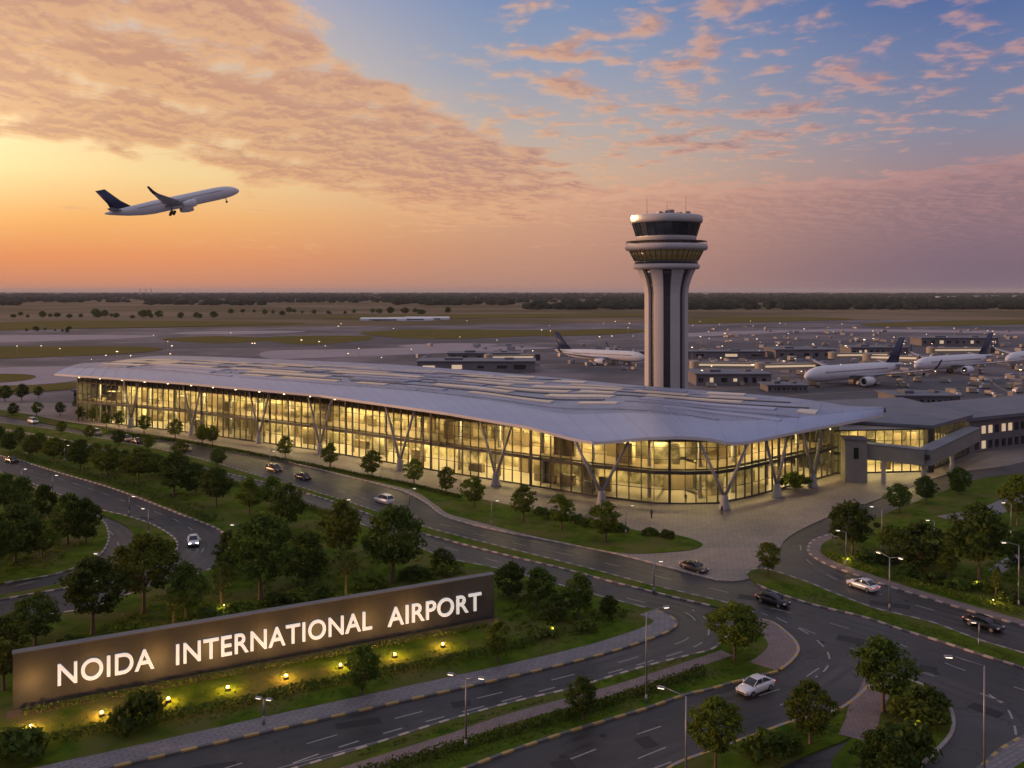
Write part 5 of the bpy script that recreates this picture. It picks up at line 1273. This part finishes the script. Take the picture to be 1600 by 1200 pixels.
def paz(px): return math.degrees(math.atan((px - 800) / F)) / 70 + .5
def curve(l): return math_('MULTIPLY', ramp(azf, [(paz(px), (v / 30,) * 3 + (1,)) for px, v in l], 'B_SPLINE'), 30.0)
lo = curve([(px, pel(px, py)) for px, py in ((0, 215), (190, 235), (380, 285), (560, 325), (800, 345), (1050, 345), (1300, 350), (1600, 350))])
hi = curve([(px, pel(px, py)) for px, py in ((0, -150), (200, -130), (380, -40), (560, 70), (760, 215), (960, 288), (1250, 285), (1600, 215))])
wob = math_('MULTIPLY', math_('SUBTRACT', n2, .5), 7.0)
elw = math_('ADD', el, wob)
m1 = math_('MULTIPLY', mrange(math_('SUBTRACT', elw, lo), -1.6, 1.8), mrange(math_('SUBTRACT', hi, elw), -1.0, 2.2))
m1 = math_('MULTIPLY', m1, mrange(cs, .16, .56))
m2 = math_('MULTIPLY', mrange(az, -7., 2.), math_('MULTIPLY', mrange(el, 7., 9.2), mrange(el, 60., 25.)))
behind = mrange(cs, .1, -.3)
bias = math_('ADD', math_('ADD', math_('MULTIPLY', m1, .33), math_('MULTIPLY', m2, .12)), math_('ADD', math_('MULTIPLY', math_('SUBTRACT', n2, .5), mrange(az, -9., 3., .34, .50)), -.13))
bias = math_('ADD', bias, math_('MULTIPLY', behind, .06))
q = math_('ADD', n1, bias)
dens = math_('MULTIPLY', mrange(q, .45, .67), mrange(el, .3, 3.))
thick = mrange(q, .50, .72)
lit = mrange(math_('SUBTRACT', n1, n1s), -.05, .06)
edge = math_('SUBTRACT', 1.0, thick)
lf = math_('MULTIPLY_ADD', lit, .40, math_('MULTIPLY', edge, .42), clamp=True)
sp = mrange(cs, .15, .92)
shadow = mixc(sp, lin(124, 110, 136), lin(200, 147, 120)); bright = mixc(sp, lin(230, 170, 150), lin(253, 200, 136))
# lower clouds lean to orange / mauve
shadow = mixc(mrange(el, 9., 3.), shadow, mixc(sp, lin(122, 100, 118), lin(222, 156, 118)))
ccol = mixc(lf, shadow, bright)
bank_top = curve([(px, pel(px, py)) for px, py in ((0, 440), (560, 400), (760, 330), (900, 285), (1100, 278), (1300, 285), (1450, 265), (1600, 225))])
bw = math_('ADD', math_('MULTIPLY', math_('SUBTRACT', n1, .5), 3.2), math_('MULTIPLY', math_('SUBTRACT', n2, .5), 2.0))
bd = math_('SUBTRACT', math_('ADD', bank_top, bw), el)
bank = math_('MULTIPLY', mrange(bd, -.25, .7), mrange(cs, .72, .50))
bcol = mixc(mrange(el, 0., 8.), mixc(mrange(cs, .2, .66), lin(118, 99, 115), lin(186, 138, 120)), mixc(mrange(cs, .2, .66), lin(152, 121, 127), lin(216, 162, 134)))
bcol = mixc(math_('MULTIPLY', mrange(bd, 1.3, .1), .55), bcol, mixc(sp, lin(206, 152, 146), lin(250, 200, 150)))
sky = mixc(math_('MULTIPLY', dens, .88), base, ccol)
bcol = mixc(math_('MULTIPLY', math_('MULTIPLY', lit, mrange(el, 1., 6.)), .22), bcol, mixc(sp, lin(206, 152, 146), lin(250, 200, 150)))
sky = mixc(math_('MULTIPLY', bank, .85), sky, bcol)
da = math_('SUBTRACT', az, -36.0); de = math_('SUBTRACT', el, 9.5)
gd = math_('SQRT', math_('ADD', math_('MULTIPLY', math_('MULTIPLY', da, da), .35), math_('MULTIPLY', de, de)))
gl = math_('MULTIPLY', math_('MULTIPLY', mrange(gd, 9., 0.), mrange(hor, .3, .8)), math_('SUBTRACT', 1.0, math_('MULTIPLY', dens, .45)))
gn = N.new('ShaderNodeMix'); gn.data_type = 'RGBA'; gn.blend_type = 'ADD'; L.new(gl, gn.inputs['Factor']); L.new(sky, gn.inputs['A']); gn.inputs['B'].default_value = (.36, .27, .15, 1); sky = gn.outputs['Result']
ns = N.new('ShaderNodeTexSky'); ns.sky_type = 'NISHITA'; ns.sun_disc = False; ns.sun_elevation = SUN_EL; ns.sun_rotation = SUN_AZ
b1 = N.new('ShaderNodeBackground'); L.new(sky, b1.inputs['Color']); b1.inputs['Strength'].default_value = 1.0
b2 = N.new('ShaderNodeBackground'); L.new(ns.outputs[0], b2.inputs['Color']); b2.inputs['Strength'].default_value = .0012
ad = N.new('ShaderNodeAddShader'); L.new(b1.outputs[0], ad.inputs[0]); L.new(b2.outputs[0], ad.inputs[1])
wo = N.new('ShaderNodeOutputWorld'); L.new(ad.outputs[0], wo.inputs['Surface'])
sd = bpy.data.lights.new('sun', 'SUN'); sd.energy = 2.2; sd.angle = R(3); sd.color = (1, .52, .27)
so = bpy.data.objects.new('sun', sd); COL.objects.link(so)
dv = Vector((math.sin(SUN_AZ) * math.cos(SUN_EL), math.cos(SUN_AZ) * math.cos(SUN_EL), math.sin(SUN_EL)))
so.rotation_euler = dv.to_track_quat('Z', 'Y').to_euler(); so.location = dv * 500

cd = bpy.data.cameras.new('camera'); co_ = bpy.data.objects.new('camera', cd); COL.objects.link(co_); SC.camera = co_
co_.location = (0, 0, H); co_.rotation_euler = (R(90), 0, 0)
cd.sensor_width = 36; cd.lens = F / 1600 * 36; cd.shift_y = -(600 - HY) / 1600; cd.clip_start = .5; cd.clip_end = 90000
SC.view_settings.view_transform = 'Standard'; SC.view_settings.look = 'None'; SC.view_settings.exposure = 0; SC.view_settings.gamma = 1
SC.cycles.use_denoising = True; SC.cycles.max_bounces = 6; SC.cycles.transparent_max_bounces = 12; SC.cycles.use_light_tree = True
SC.cycles.caustics_reflective = False; SC.cycles.caustics_refractive = False; SC.cycles.sample_clamp_indirect = 4

hz = bpy.data.materials.new('haze'); hz.use_nodes = True; hn = hz.node_tree.nodes; hl = hz.node_tree.links
hn.remove(hn['Principled BSDF']); pv = hn.new('ShaderNodeVolumePrincipled'); pv.inputs['Color'].default_value = (.86, .88, .92, 1); pv.inputs['Density'].default_value = 3.2e-5
hl.new(pv.outputs[0], hn['Material Output'].inputs['Volume'])
b = MB(); b.box((0, 21000, 59), (92000, 44000, 122)); tag(b.build('haze', hz), kind='stuff')
